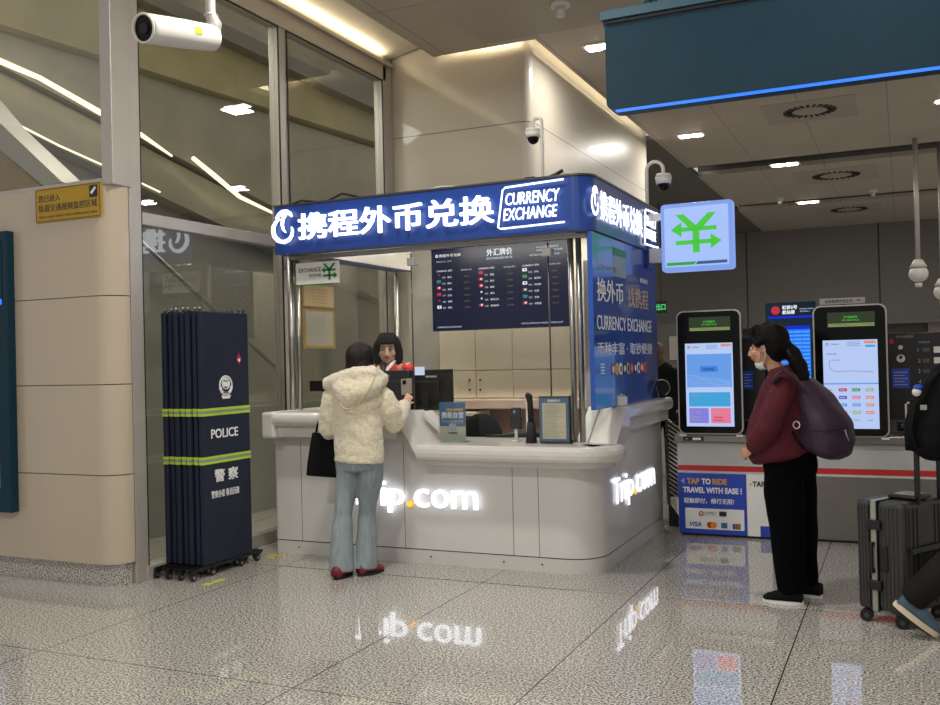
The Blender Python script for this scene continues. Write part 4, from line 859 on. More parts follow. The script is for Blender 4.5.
def kiosk(x0, x1, z0, z1, label, kind):
    t = thing('touch_screen_kiosk', label, 'ticket screen', ((x0+x1)/2, 8.1, .87)); y = 8.06
    part(t, 'bezel', lambda m: (m.rrect((0, y, 0), X_, Z_, x0, z0, x1, z1, .05, 'black_gloss', d=.012), ))
    part(t, 'rim', lambda m: m.rrect((0, y+.03, 0), X_, Z_, x0-.012, z0-.012, x1+.012, z1+.012, .06, 'frame_white', d=.03))
    part(t, 'housing', lambda m: m.box((x0+.02, y+.03, .87), (x1-.02, y+.30, z1-.03), 'steel_dark'))
    w, h = x1-x0, z1-z0; o = V((x0, y-.012, z0))
    def top(m):
        m.rect(o, X_, Z_, w*.19, h*.84, w*.86, h*.955, 'tm_olive')
        for k in range(3): m.rect(o, X_, Z_, w*.2, h*(.845+k*.009), w*.85, h*(.849+k*.009), 'tm_lime', d=.003)
        m.text('正常服务', o+X_*w*.42+Z_*h*.908, X_, Z_, w*.2, h*.017, 'box_green', d=.003, bold=.01); m.text('IN SERVICE', o+X_*w*.40+Z_*h*.886, X_, Z_, w*.24, h*.013, 'box_green', d=.003)
    part(t, 'status_panel', top)
    def scr(m):
        a, b, c, d = w*.115, w*.885, h*.055, h*.74; m.rect(o, X_, Z_, a, c, b, d, 'tm_bg', d=.002); W = b-a; q = o+X_*a+Z_*c; H = d-c
        m.torus(q+X_*W*.08+Z_*H*.955+V((0, -.004, 0)), W*.022, W*.008, 'scr_red' if kind == 0 else 'tm_grey', ax=(0, 1, 0), n=14, k=5)
        m.text('上海地铁', q+X_*W*.13+Z_*H*.945, X_, Z_, W*.17, H*.018, 'dark_print', d=.003)
        for k in range(3): m.rect(q, X_, Z_, W*.45, H*(.93+k*.02), W*.68, H*(.937+k*.02), 'tm_grey' if k == 1 else 'tm_blue', d=.003)
        m.rect(q, X_, Z_, W*.76, H*.955, W*.97, H*.985, 'tm_orange', d=.003); m.rect(q, X_, Z_, W*.78, H*.915, W*.96, H*.94, 'tm_bg' if kind == 0 else 'tm_cyan', d=.003)
        if kind == 0:
            m.rect(q, X_, Z_, W*.03, H*.47, W*.97, H*.87, 'tm_blue', d=.003)
            for k in range(7): m.tube([q+X_*W*(.04+.15*i)+Z_*H*(.475+.02*k*(1.2-i*.1)+.006*math.sin(i*2+k))+V((0, -.004, 0)) for i in range(7)], .0012, 'tm_bg', n=4)
            m.rect(q, X_, Z_, W*.31, H*.655, W*.68, H*.725, 'tm_blue2', d=.004); m.text('线路图', q+X_*W*.38+Z_*H*.672, X_, Z_, W*.22, H*.03, 'dark_print', d=.006)
            m.rrect(q, X_, Z_, W*.06, H*.24, W*.93, H*.41, .006, 'tm_cyan', d=.003); m.text('常用站点', q+X_*W*.12+Z_*H*.36, X_, Z_, W*.2, H*.022, 'white_print', d=.005)
            m.rrect(q, X_, Z_, W*.06, H*.04, W*.47, H*.22, .006, 'tm_violet', d=.003); m.rrect(q, X_, Z_, W*.52, H*.04, W*.93, H*.22, .006, 'tm_pink', d=.003)
            m.text('单程票', q+X_*W*.11+Z_*H*.16, X_, Z_, W*.2, H*.025, 'white_print', d=.005); m.text('充值', q+X_*W*.57+Z_*H*.16, X_, Z_, W*.14, H*.025, 'white_print', d=.005)
            for k in range(2): m.rect(q, X_, Z_, W*.1, H*(.07+k*.035), W*.3, H*(.08+k*.035), 'white_print', d=.005); m.rect(q, X_, Z_, W*.57, H*(.07+k*.035), W*.77, H*(.08+k*.035), 'scr_red', d=.005)
        else:
            m.text('选择线路', q+X_*W*.07+Z_*H*.835, X_, Z_, W*.18, H*.018, 'dark_print', d=.003)
            L = V((0, -.004, 0)); m.tube([q+X_*W*u+Z_*H*v+L for u, v in ((.32, .775), (.13, .775), (.115, .76), (.12, .69), (.2, .645), (.5, .65), (.7, .645), (.92, .635))], .0022, 'tm_grey', n=5)
            cs = ('tm_bg', 'scr_red', 'scr_green', 'tm_lime', 'tm_bg', 'tm_purple', 'tm_pink', 'tm_orange', 'tm_bg', 'tm_cyan', 'tm_blue', 'tm_orange', 'tm_bg', 'tm_pink', 'tm_lime', 'tm_orange', 'tm_bg', 'tm_orange', 'tm_bg', 'tm_bg')
            for k, c_ in enumerate(cs):
                u = .03+(k % 4)*.245; v = .42-(k//4)*.085
                if c_ != 'tm_bg': m.rrect(q, X_, Z_, W*u, H*v, W*(u+.15), H*(v+.035), .004, c_, d=.003)
                m.rect(q, X_, Z_, W*(u+.02), H*(v+.013), W*(u+.12), H*(v+.02), 'tm_grey' if c_ == 'tm_bg' else 'tm_bg', d=.004)
            m.rect(q, X_, Z_, 0, H*.5, W, H*.515, 'tm_blue', d=.0025)
    part(t, 'touch_screen', scr)
    part(t, 'foot_clip', lambda m: (m.box((x0-.01, y-.005, z0-.03), (x0+.05, y+.028, z0-.013), 'white_plastic', bev=.004), m.box((x1-.05, y-.005, z0-.03), (x1+.01, y+.028, z0-.013), 'white_plastic', bev=.004)))
kiosk(-1.735, -1.225, .885, 1.905, 'black ticket touch screen showing a blue map and a pink button', 0)
kiosk(-.640, -.118, .875, 1.900, 'black ticket touch screen showing a route line above rows of coloured buttons', 1)
tw = thing('overhead_guide_plate', 'narrow pale guide plate with an arrow above the right touch screen', 'sign', (-.46, 8.2, 1.93))
part(tw, 'plate', lambda m: m.box((-.62, 8.38, 1.935), (-.27, 8.40, 1.985), 'frame_white'))
part(tw, 'print', lambda m: (m.text('自助售票充值查询', V((-.575, 8.379, 1.945)), X_, Z_, .21, .028, 'dark_print', d=.001), m.poly([V((x, 8.379, z)) for x, z in ((-.33, 1.955), (-.33, 1.967), (-.29, 1.961))], (0, -.001, 0), 'dark_print')))
part(tw, 'post', lambda m: m.box((-.46, 8.40, .87), (-.42, 8.42, 1.96), 'steel_dark'))
dd = thing('departures_display', 'blue departures screen with a red round logo behind the standing woman', 'screen', (-.86, 8.45, .87))
part(dd, 'cabinet', lambda m: m.box((-1.062, 8.42, .875), (-.655, 8.52, 1.972), 'teal', bev=.006))
def dds(m):
    o = V((-1.062, 8.42, .9)); m.rect(o, X_, Z_, .03, 1.0, .36, .985, 'dep_deep') if False else None
    m.cyl(o+X_*.085+Z_*1.005, o+X_*.085+Z_*1.005-Y_*.004, .036, 'scr_red', n=20)
    m.text('虹桥2号', o+X_*.14+Z_*1.01, X_, Z_, .12, .035, 'scr_white', d=.003, bold=.02); m.text('航站楼', o+X_*.14+Z_*.97, X_, Z_, .10, .034, 'scr_white', d=.003, bold=.02)
    m.text('HONGQIAO AIRPORT', o+X_*.28+Z_*1.005, X_, Z_, .11, .01, 'scr_text', d=.003); m.text('TERMINAL 2', o+X_*.28+Z_*.985, X_, Z_, .08, .01, 'scr_text', d=.003)
    m.rect(o, X_, Z_, .02, .935, .39, .955, 'dep_deep', d=.003); m.rect(o, X_, Z_, .03, .12, .36, .86, 'dep_blue', d=.003)
    for k in range(22): m.rect(o, X_, Z_, .035, .14+k*.032, .355, .152+k*.032, 'dep_light', d=.004)
    for x in (.10, .16, .22, .29): m.rect(o, X_, Z_, x, .12, x+.006, .84, 'dep_blue', d=.005)
    m.rect(o, X_, Z_, .03, .84, .36, .87, 'dep_deep', d=.005); m.rect(o, X_, Z_, .06, .58, .17, .73, 'steel_dark', d=.006)
part(dd, 'screen', dds)
part(dd, 'speaker', lambda m: m.box((-1.0, 8.40, .88), (-.7, 8.42, .95), 'black'))
def vend(x0, x1, label, detail):
    t = thing('ticket_vending_machine', label, 'ticket machine', ((x0+x1)/2, 8.6, .87)); y = 8.40
    part(t, 'body', lambda m: (m.box((x0, y, .875), (x1, 8.85, 1.68), 'black', bev=.005), m.box((x0, y-.01, .875), (x1, y+.01, .98), 'steel_dark')))
    part(t, 'slot', lambda m: m.box((x0+.06, y-.02, .89), (x0+.22, y-.01, .96), 'black_gloss'))
    def pr(m):
        o = V((x0, y, .875)); m.rect(o, X_, Z_, .03, .36, .16, .52, 'ad_blue', d=.003)
        for k in range(5): m.rect(o, X_, Z_, .045, .385+k*.025, .145-(k % 2)*.02, .392+k*.025, 'grey_print', d=.005)
        if detail:
            m.text('自动售票机', o+X_*.07+Z_*.765, X_, Z_, .13, .02, 'grey_print', d=.003); m.rect(o, X_, Z_, .02, .72, .05, .76, 'red', d=.003)
            m.cyl(o+X_*.10+Z_*.69, o+X_*.10+Z_*.69-Y_*.004, .018, 'white_plastic', n=14); m.cyl(o+X_*.10+Z_*.60, o+X_*.10+Z_*.60-Y_*.004, .032, 'white_plastic', n=16); m.cyl(o+X_*.10+Z_*.61, o+X_*.10+Z_*.61-Y_*.007, .014, 'dark_print', n=10)
            m.text('使用说明', o+X_*.23+Z_*.72, X_, Z_, .08, .014, 'grey_print', d=.003)
            for q in ((.12, .08, .24, .095), (.12, .235, .24, .25), (.12, .08, .135, .25), (.225, .08, .24, .25)): m.rect(o, X_, Z_, *q, 'white_paint', d=.004)
            m.rect(o, X_, Z_, .16, .14, .2, .2, 'dark_green', d=.004)
    part(t, 'front_print', pr)
    if detail:
        o = V((x0, y, .875))
        for k in range(4):
            z = .65-k*.085
            def step(m): m.text(str(k+1), o+X_*.225+Z_*z, X_, Z_, 0, .03, 'grey_print', d=.003); m.rect(o, X_, Z_, .26, z, .31, z+.03, 'steel_dark', d=.003); m.rrect(o, X_, Z_, .34, z-.01, .39, z+.04, .006, 'white_plastic' if k < 3 else 'steel_dark', d=.003)
            part(t, 'step_icon', step)
vend(-1.335, -1.07, 'narrow dark ticket machine with a blue notice between the left screen and the woman', False)
vend(-.115, .80, 'dark ticket machine with numbered steps and white icons', True)
lg = thing('slatted_gate', 'low dark panel of slanting slats between the counter and the machines', 'gate', (-1.87, 8.5, 0))
part(lg, 'frame', lambda m: (m.box((-1.975, 8.53, .2), (-1.95, 8.57, .98), 'steel_dark'), m.box((-1.83, 8.53, .2), (-1.81, 8.57, .92), 'steel_dark'), m.box((-1.975, 8.58, .26), (-1.82, 8.59, .95), 'black')))
part(lg, 'slat', lambda m: [m.poly([V((-1.97, 8.53, z+.10)), V((-1.97, 8.53, z+.118)), V((-1.82, 8.53, z+.018)), V((-1.82, 8.53, z))], (0, .03, 0), 'steel') for z in [.22+k*.04 for k in range(17)]])
part(lg, 'foot', lambda m: m.poly([V((-1.96, 8.53, .0)), V((-1.82, 8.53, .0)), V((-1.96, 8.53, .20))], (0, .05, 0), 'black'))
ex = thing('exit_sign', 'tiny green lit sign low on the far dark wall', 'sign', tuple(P(661, 307, 20)))
E_ = P(661, 307, 20)
part(ex, 'panel', lambda m: (m.box((E_.x-.12, 19.98, E_.z-.13), (E_.x+.12, 20.02, E_.z+.13), 'dark_green'), m.text('出口', V((E_.x-.10, 19.979, E_.z-.07)), X_, Z_, .20, .14, 'exit_green', d=.002, bold=.02)))
part(ex, 'hanger', lambda m: m.cyl((E_.x, 20.0, E_.z+.13), (E_.x, 20.0, ZC), .01, 'steel_dark', n=8))
nb = P(675.5, 348, 20)
tag(part(None, 'wall_notice', lambda m: m.box((nb.x-.13, 20, nb.z-.25), (nb.x+.13, 20.03, nb.z+.25), 'frame_white')) , 'small pale notice on a far pillar beside the left touch screen', 'notice')
struct(part(None, 'wall_pillar', lambda m: m.box((nb.x-.5, 20.03, 0), (nb.x+.5, 20.5, 2.2), 'dark_wall')))
# ================================================================== PEOPLE
def ell(m, c, f, u, rad, mt='skin', n=18):
    f = V(f).normalized(); r = f.cross(V(u)).normalized(); u2 = r.cross(f)
    M = Matrix((r, f, u2)).transposed()
    return m.sph(c, rad, mt, n=n, mx=M)
def head_shape(m, c, f, u, s=1.0):
    c = V(c); f = V(f).normalized(); r = f.cross(V(u)).normalized(); u = r.cross(f)
    ell(m, c+u*.025*s-f*.01*s, f, u, (.074*s, .092*s, .092*s)); ell(m, c-u*.035*s+f*.022*s, f, u, (.062*s, .066*s, .078*s)); ell(m, c-u*.082*s+f*.045*s, f, u, (.030*s, .032*s, .026*s))
    m.tube([c+u*.015*s+f*.080*s, c-u*.012*s+f*.098*s, c-u*.032*s+f*.108*s, c-u*.04*s+f*.09*s], [.009*s, .011*s, .014*s, .010*s], 'skin', n=8)
    for k in (-1, 1):
        ell(m, c+r*k*.074*s-u*.01*s-f*.005*s, f, u, (.010*s, .018*s, .030*s)); ell(m, c+r*k*.042*s-u*.03*s+f*.055*s, f, u, (.024*s, .024*s, .026*s))
    m.tube([c+r*-.014*s-u*.06*s+f*.083*s, c-u*.058*s+f*.09*s, c+r*.014*s-u*.06*s+f*.083*s], .008*s, 'skin', n=8)
def face_parts(root, c, f, u, s=1.0, mask=False):
    c = V(c); f = V(f).normalized(); r = f.cross(V(u)).normalized(); u = r.cross(f)
    for k in (-1, 1):
        e = c+r*k*.031*s+f*.080*s+u*.002*s
        def eye(m):
            ell(m, e, f, u, (.015*s, .007*s, .0075*s), 'white_paint', 10); ell(m, e+f*.0045*s, f, u, (.0068*s, .004*s, .0068*s), 'hair', 8)
            m.tube([e+r*.016*s+f*.003*s, e+u*.007*s+f*.008*s, e-r*.016*s+f*.003*s], .0022*s, 'hair', n=6)
        part(root, 'eye', eye)
        part(root, 'eyebrow', lambda m: m.tube([e+u*.021*s+r*.018*s*k+f*-.002*s, e+u*.025*s+f*.008*s, e+u*.020*s-r*.018*s*k+f*.006*s], .0028*s, 'hair', n=6))
    part(root, 'mouth', lambda m: m.tube([c-r*.023*s-u*.058*s+f*.080*s, c-r*.008*s-u*.054*s+f*.094*s, c+r*.008*s-u*.054*s+f*.094*s, c+r*.023*s-u*.058*s+f*.080*s], [.003*s, .0065*s, .0065*s, .003*s], 'lip', n=8))
def hand(m, w, d, nrm, side=1, curl=.5, s=1.0):
    """w wrist, d direction to the knuckles, nrm back-of-hand normal, side: +1 thumb along d x nrm"""
    w = V(w); d = V(d).normalized(); nrm = (V(nrm)-d*V(nrm).dot(d)).normalized(); t = d.cross(nrm)*side
    m.tube([w, w+d*.03*s, w+d*.085*s], [(.022*s, .017*s), (.036*s, .016*s), (.040*s, .014*s)], 'skin', n=14, up=nrm)
    for k, (o, L) in enumerate(((.030, .072), (.010, .080), (-.010, .074), (-.029, .058))):
        p = w+d*.078*s+t*o*s; pts = [p]; a = 0
        for q, seg in enumerate((.42, .32, .26)):
            a += curl*(.5, .9, .6)[q]; p = p+(d*math.cos(a)-nrm*math.sin(a))*L*seg*s; pts.append(p)
        m.tube(pts, [.0095*s, .0092*s, .0085*s, .0065*s], 'skin', n=8)
    p = w+d*.022*s+t*.022*s; a1 = (d*.6+t*.8-nrm*.2*curl).normalized(); a2 = (d*.85+t*.35-nrm*.6*curl).normalized()
    m.tube([p, p+a1*.036*s, p+a1*.036*s+a2*.030*s, p+a1*.036*s+a2*.052*s], [.013*s, .011*s, .0095*s, .007*s], 'skin', n=8)
def body_mesh(root, J, f, u, skin, hands=(), hs=1.0, feet=True, name='body', label=None):
    m = MB(); S = 'skin'
    m.tube([J['pelvis'], J['chest'], J['neck']], [(.13, .09), (.13, .09), (.06, .055)], S, n=18, up=f)
    m.tube([J['neck']-V((0, 0, .05)), J['head']-V((0, 0, .04))], [.052, .048], S)
    head_shape(m, J['head'], f, u, hs)
    for k in 'LR':
        if 'sh'+k in J:
            m.tube([J['neck']-V((0, 0, .07)), J['sh'+k]], [.05, .045], S); m.tube([J['sh'+k], J['el'+k], J['wr'+k]], [.043, .035, .023], S)
        if 'kn'+k in J:
            m.tube([J['hip'+k], J['kn'+k], J['an'+k]], [.062, .042, .03], S); m.tube([J['pelvis'], J['hip'+k]], [.065, .06], S)
            m.tube([J['an'+k], J['an'+k].lerp(J['toe'+k], .5)], [.03, .022], S)
    for h in hands: hand(m, *h)
    return smoothmesh(m, name, root, skin, vox=.0065, it=2, label=label)

# ---- woman in a cream fleece jacket ------------------------------------------------
w1 = thing('person', 'woman in cream hooded fleece and flared jeans at the counter, seen from behind', 'person', (-3.64, 5.9, 0))
Q = lambda x, y, Y: P(x, y, Y)
J = dict(pelvis=Q(359, 452, 5.92), chest=Q(357, 408, 5.92), neck=Q(360, 383, 5.92), head=Q(361, 361.5, 5.94), shL=Q(337, 393, 5.90), elL=Q(328, 428, 5.93), wrL=Q(332, 433, 6.10),
         shR=Q(381, 391, 5.95), elR=Q(394, 423, 6.03), wrR=Q(405, 403, 6.20), hipL=Q(350, 462, 5.92), hipR=Q(369, 462, 5.94), knL=Q(343.5, 515, 5.88), knR=Q(367, 513, 5.99),
         anL=Q(342.5, 567, 5.83), anR=Q(366, 563, 5.97))
J['anL'].z = .09; J['anR'].z = .09; J['toeL'] = J['anL']+V((0, .13, -.06)); J['toeR'] = J['anR']+V((.03, .13, -.06))
fw = V((.18, 1, 0))
dH = (Q(411, 394, 6.27)-J['wrR']).normalized()
bodyw = body_mesh(w1, J, fw, Z_, 'skin_pale', hands=((J['wrR'], dH, V((.5, -.5, .2)), 1, .75, .8), (J['wrL'], V((-.1, .3, -.8)), V((-1, 0, 0)), 1, 1.0, .8)))
part(w1, 'hair', lambda m: None) if False else None
def hairw():
    m = MB(); c = J['head']
    ell(m, c+V((0, -.012, .028)), fw, Z_, (.104, .112, .118)); ell(m, c+V((0, -.035, -.05)), fw, Z_, (.107, .085, .10)); ell(m, c+V((-.0, -.04, -.11)), fw, Z_, (.105, .07, .07))
    return smoothmesh(m, 'hair', w1, 'hair_plum', vox=.012, it=3, disp=.006, dscale=28)
hairw()
def jacket():
    m = MB(); up = fw; S = 'skin'
    prof_ = [(359.5, 462, 26, .13), (359.5, 458, 27.5, .14), (359, 450, 28, .145), (358, 435, 28, .14), (357.5, 415, 28, .14), (358, 400, 28, .13), (359, 391, 25, .115), (360, 384, 15, .085)]
    m.tube([Q(a, b, 5.92) for a, b, c, d in prof_], [(c*.00728, d) for a, b, c, d in prof_], S, n=26, up=up)
    m.tube([J['shL']+V((.03, 0, .0)), Q(333, 398, 5.90), Q(330, 412, 5.91), J['elL'], J['wrL']+V((0, -.02, 0))], [.075, .085, .078, .075, .06], S, n=16)
    m.tube([J['shR']+V((-.02, 0, -.01)), Q(384, 398, 5.96), Q(391, 411, 5.99), J['elR']+V((.0, 0, .0)), Q(400, 414, 6.12), J['wrR']], [.07, .078, .080, .080, .068, .046], S, n=16)
    m.tube([Q(359, 457, 5.92), Q(359, 461, 5.92)], [(.20, .145)]*2, S, n=26, up=up)
    return smoothmesh(m, 'jacket', w1, 'fleece', vox=.011, it=4, disp=.006, dscale=34, label='cream fleece jacket')
jacket()
def hood():
    m = MB(); S = 'skin'
    # thick rolled opening lying round the neck
    pts = [(330, 384, 5.87, .062), (343, 378.5, 5.82, .06), (358, 374, 5.80, .058), (372, 373, 5.84, .056), (382, 379, 5.92, .052), (380, 384, 6.04, .05), (362, 382, 6.09, .045), (343, 385, 6.05, .05), (331, 387, 5.96, .056)]
    m.tube([Q(a, b, c) for a, b, c, d in pts], [d for *_, d in pts], S, n=14, closed=True)
    rings = []
    for y, x0, x1, Y, dp in ((380, 334, 383, 5.84, .10), (388, 333, 382, 5.82, .12), (396, 337, 377, 5.81, .12), (403, 341, 367, 5.81, .10), (409, 346, 357, 5.82, .07)):
        a = Q(x0, y, Y); b = Q(x1, y-2, Y+.02); c = (a+b)/2; h = (b-a)/2
        rings.append([c+h*math.cos(t)+V((0, dp, 0))*math.sin(t) for t in [k*math.pi/10 for k in range(20)]])
    m.loft(rings, S)
    return smoothmesh(m, 'hood', w1, 'fleece', vox=.010, it=4, disp=.007, dscale=34, label='cream hood lying on the shoulders')
hood()
part(w1, 'hood_seam', lambda m: m.tube([Q(375, 377, 5.735), Q(372, 384, 5.70), Q(367, 393, 5.69), Q(360, 403, 5.70), Q(353, 409.5, 5.72), Q(345, 409, 5.72), Q(339, 403, 5.72)], .006, 'seam', n=6))
def jeans():
    m = MB(); S = 'skin'
    m.tube([Q(359, 450, 5.93), Q(359, 462, 5.93), Q(359.5, 470, 5.93)], [(.165, .12), (.175, .13), (.165, .12)], S, n=22, up=fw)
    for pts in ([(348, 460, 5.93, .088), (348, 480, 5.92, .086), (345, 500, 5.90, .072), (343, 515, 5.88, .064), (342, 535, 5.86, .078), (341.5, 555, 5.84, .086), (341.5, 571, 5.83, .092)],
                [(371, 460, 5.95, .09), (371, 480, 5.96, .086), (368, 500, 5.98, .072), (367, 513, 5.99, .064), (367, 532, 5.98, .072), (366, 550, 5.97, .078), (365.5, 568, 5.96, .084)]):
        m.tube([Q(a, b, c) for a, b, c, d in pts], [(d, d*1.05) for *_, d in pts], S, n=18, up=fw)
    return smoothmesh(m, 'jeans', w1, 'denim', vox=.010, it=3, disp=.006, dscale=9, label='pale flared jeans')
jeans()
def shoe(root, a, toe_dir, mt, sole, L=.24, w_=.043, name='shoe', lab=None):
    d = V(toe_dir); d.z = 0; d.normalize(); s = MB(); a = V((a.x, a.y, 0))
    pts = [(-.06, .050, w_*.85, .045), (-.02, .055, w_*.95, .05), (.05, .048, w_, .040), (.11, .040, w_*1.05, .030), (.15, .034, w_*.8, .022), (.172, .028, w_*.35, .012)]
    s.tube([a+d*q+Z_*z for q, z, ww, h in pts], [(ww, h) for *_, ww, h in pts], 'skin', n=16, up=Z_) if False else None
    rings = []
    r = V((d.y, -d.x, 0))
    for q, z, ww, h in pts:
        rings.append([a+d*q+r*ww*math.cos(t)+Z_*max(.02, z+h*math.sin(t)) for t in [k*math.pi/9 for k in range(18)]])
    s.loft(rings, mt); o = s.build(name, root, lab)
    sl_ = []
    for z in (.001, .022):
        ring = []
        for k in range(24):
            t = 2*math.pi*k/24; q = .055+.125*math.cos(t); ring.append(a+d*q+r*(w_*1.06)*math.sin(t)*(1 if math.cos(t) < .6 else .8)+Z_*z)
        sl_.append(ring)
    m2 = MB(); m2.loft(sl_, sole, smooth=False); m2.build('sole', o)
    return o
shoe(w1, J['anL']+V((0, -.04, 0)), V((-.05, 1, 0)), 'shoe_red', 'rubber', lab='dark red shoe'); shoe(w1, J['anR']+V((.01, -.03, 0)), V((.35, 1, 0)), 'shoe_red', 'rubber', lab='dark red shoe')
ph = thing('mobile_phone', 'grey phone held up by the woman in cream fleece', 'phone', tuple(Q(406, 388, 6.26)))
part(ph, 'case', lambda m: m.poly([Q(400.8, 379, 6.28), Q(411, 378, 6.30), Q(411.3, 394, 6.28), Q(401.5, 395, 6.26)], (.004, .009, 0), 'phone_grey'))
part(ph, 'camera_bump', lambda m: m.poly([Q(402.5, 380.5, 6.272), Q(405.5, 380.2, 6.276), Q(405.5, 384, 6.274), Q(402.5, 384.3, 6.27)], (.001, .004, 0), 'black_gloss'))
tg = thing('tote_bag', 'flat black tote bag hanging from the arm of the woman in cream fleece', 'bag', tuple(Q(322, 478, 6.0)))
def tote():
    m = MB(); a, b, c, d = Q(312.5, 432.5, 6.03), Q(338, 434, 6.06), Q(341, 478, 6.06), Q(307, 475.5, 6.02)
    rings = []
    for t, dp in ((0, .008), (.04, .018), (.3, .035), (.7, .042), (.96, .035), (1, .01)):
        l = a.lerp(d, t); r = b.lerp(c, t); cc = (l+r)/2; h = (r-l)/2
        rings.append([cc+h*math.copysign(abs(math.cos(q))**.35, math.cos(q))+V((0, dp, 0))*math.copysign(abs(math.sin(q))**.6, math.sin(q)) for q in [k*math.pi/12 for k in range(24)]])
    m.loft(rings, 'black_cloth', smooth=False); return m.build('bag_body', tg)
tote()
part(tg, 'strap', lambda m: m.tube([Q(316, 433, 6.03), Q(319, 420, 6.0), Q(326, 408, 5.96), Q(331, 418, 6.0), Q(333, 434, 6.05)], .009, 'black_cloth'))

# ---- clerk -------------------------------------------------------------------------
ck = thing('person', 'clerk with a dark bob and a red vest standing behind the booth monitors', 'person', (-4.08, 7.3, 0))
Y0 = 7.25
hc = Q(388, 349.5, Y0)
J = dict(head=hc, neck=Q(389, 363.5, Y0+.03), chest=Q(390, 392, Y0+.05), pelvis=Q(390, 430, Y0+.08), shL=Q(410, 367, Y0+.04), shR=Q(369, 369, Y0+.04), elL=Q(413, 405, Y0+.03), elR=Q(366, 406, Y0), wrL=Q(400, 416, Y0-.2), wrR=Q(380, 416, Y0-.2),
         hipL=Q(396, 440, Y0+.08), hipR=Q(384, 440, Y0+.08))
for k, dx in (('L', .09), ('R', -.09)):
    b = J['pelvis']; J['kn'+k] = V((b.x+dx, b.y, .48)); J['an'+k] = V((b.x+dx, b.y+.03, .09)); J['toe'+k] = V((b.x+dx, b.y-.10, .03)); J['hip'+k] = V((b.x+dx, b.y, .9))
fc = V((.42, -1, -.08))
body_mesh(ck, J, fc, Z_, 'skin_pale', hands=((J['wrL'], V((-.3, -1, -.1)), Z_, -1, .4), (J['wrR'], V((.3, -1, -.1)), Z_, 1, .4)), hs=1.12)
face_parts(ck, hc, fc, Z_, 1.12)
def hairc():
    m = MB(); c = hc
    f_ = V((fc.x, fc.y, 0)).normalized(); r_ = f_.cross(Z_)
    W_ = lambda a, b, z: c+r_*a+f_*b+Z_*z
    ell(m, W_(0, -.035, .045), fc, Z_, (.108, .112, .108))
    ell(m, W_(0, -.06, -.03), fc, Z_, (.112, .085, .13))
    for s in (-1, 1):
        m.tube([W_(s*.052, .05, .10), W_(s*.090, .035, .04), W_(s*.100, .02, -.03), W_(s*.100, .015, -.09), W_(s*.088, .02, -.135)], [.03, .034, .034, .034, .022], 'skin')
    for k in range(-3, 4): m.tube([W_(k*.016, .03, .135), W_(k*.021, .085, .105), W_(k*.024, .104, .06), W_(k*.025, .104, .036)], [.02, .016, .013, .007], 'skin', n=8)
    return smoothmesh(m, 'hair', ck, 'hair', vox=.009, it=2, disp=.004, dscale=30, label='black bob with a fringe')
hairc()
def vest():
    m = MB()
    m.tube([Q(390, 440, Y0+.07), Q(390, 400, Y0+.05), Q(390, 376, Y0+.045), Q(390, 366, Y0+.04), Q(389, 360.5, Y0+.035)], [(.185, .125), (.19, .125), (.18, .12), (.15, .095), (.08, .07)], 'skin', n=22, up=fc)
    for k in 'LR': m.tube([J['sh'+k].lerp(J['neck'], .25)-Z_*.02, J['sh'+k], J['el'+k], J['wr'+k]], [.06, .066, .055, .04], 'skin', n=16)
    return smoothmesh(m, 'vest', ck, 'vest_red', vox=.011, it=3, label='bright red uniform jacket')
vest()
part(ck, 'collar', lambda m: (m.tube([J['neck']+V((-.075, -.035, .02)), J['neck']+V((-.05, -.10, -.04)), J['neck']+V((-.02, -.125, -.13))], [.016, .018, .012], 'white_print', n=8),
     m.tube([J['neck']+V((.075, -.035, .02)), J['neck']+V((.05, -.10, -.04)), J['neck']+V((.02, -.125, -.13))], [.016, .018, .012], 'white_print', n=8)), 'white collar')
part(ck, 'necktie', lambda m: m.tube([J['neck']+V((0, -.09, .0)), J['neck']+V((0, -.12, -.08)), J['neck']+V((0, -.135, -.2))], [.02, .02, .025], 'dark_print', n=8), 'dark scarf')
def trs(root, J, mt, r=(.095, .07, .06), name='trousers', f=fc, label=None, pel=(.17, .12)):
    m = MB(); m.tube([J['pelvis']+Z_*.03, J['pelvis']-Z_*.12], [pel, pel], 'skin', n=20, up=f)
    for k in 'LR': m.tube([J['hip'+k], J['kn'+k], J['an'+k]-Z_*.02], list(r), 'skin', n=16)
    return smoothmesh(m, name, root, mt, vox=.012, it=3, label=label)
trs(ck, J, 'trouser_black')

# ---- woman with the backpack --------------------------------------------------------
w2 = thing('person', 'woman in maroon jacket and wide black trousers with a ponytail, facing the screens', 'person', (-.66, 6.25, 0))
Yb = 6.22
hb = Q(767, 347, Yb)
J = dict(head=hb, neck=Q(782, 372, Yb), chest=Q(785, 405, Yb), pelvis=Q(790, 452, Yb), shL=Q(783, 385, Yb-.10), shR=Q(782, 385, Yb+.16), elL=Q(771, 425, Yb-.20), elR=Q(770, 425, Yb+.16), wrL=Q(752, 449, Yb-.13), wrR=Q(754, 446, Yb+.08),
         hipL=Q(789, 466, Yb-.08), hipR=Q(792, 466, Yb+.08), knL=Q(789, 530, Yb-.08), knR=Q(801, 528, Yb+.1), anL=Q(794, 588, Yb-.08), anR=Q(809, 583, Yb+.1))
J['anL'].z = .09; J['anR'].z = .09; J['toeL'] = J['anL']+V((-.14, -.02, -.05)); J['toeR'] = J['anR']+V((-.10, .03, -.05))
fb = V((-1, .28, -.10)); 
body_mesh(w2, J, fb, Z_, 'skin', hands=((J['wrL'], V((-.8, .5, -.5)), V((-.3, -1, .3)), 1, .9, .9), (J['wrR'], V((-.8, -.4, -.5)), V((-.6, .6, .3)), -1, .9, .9)), hs=1.12)
face_parts(w2, hb, fb, Z_, 1.12)
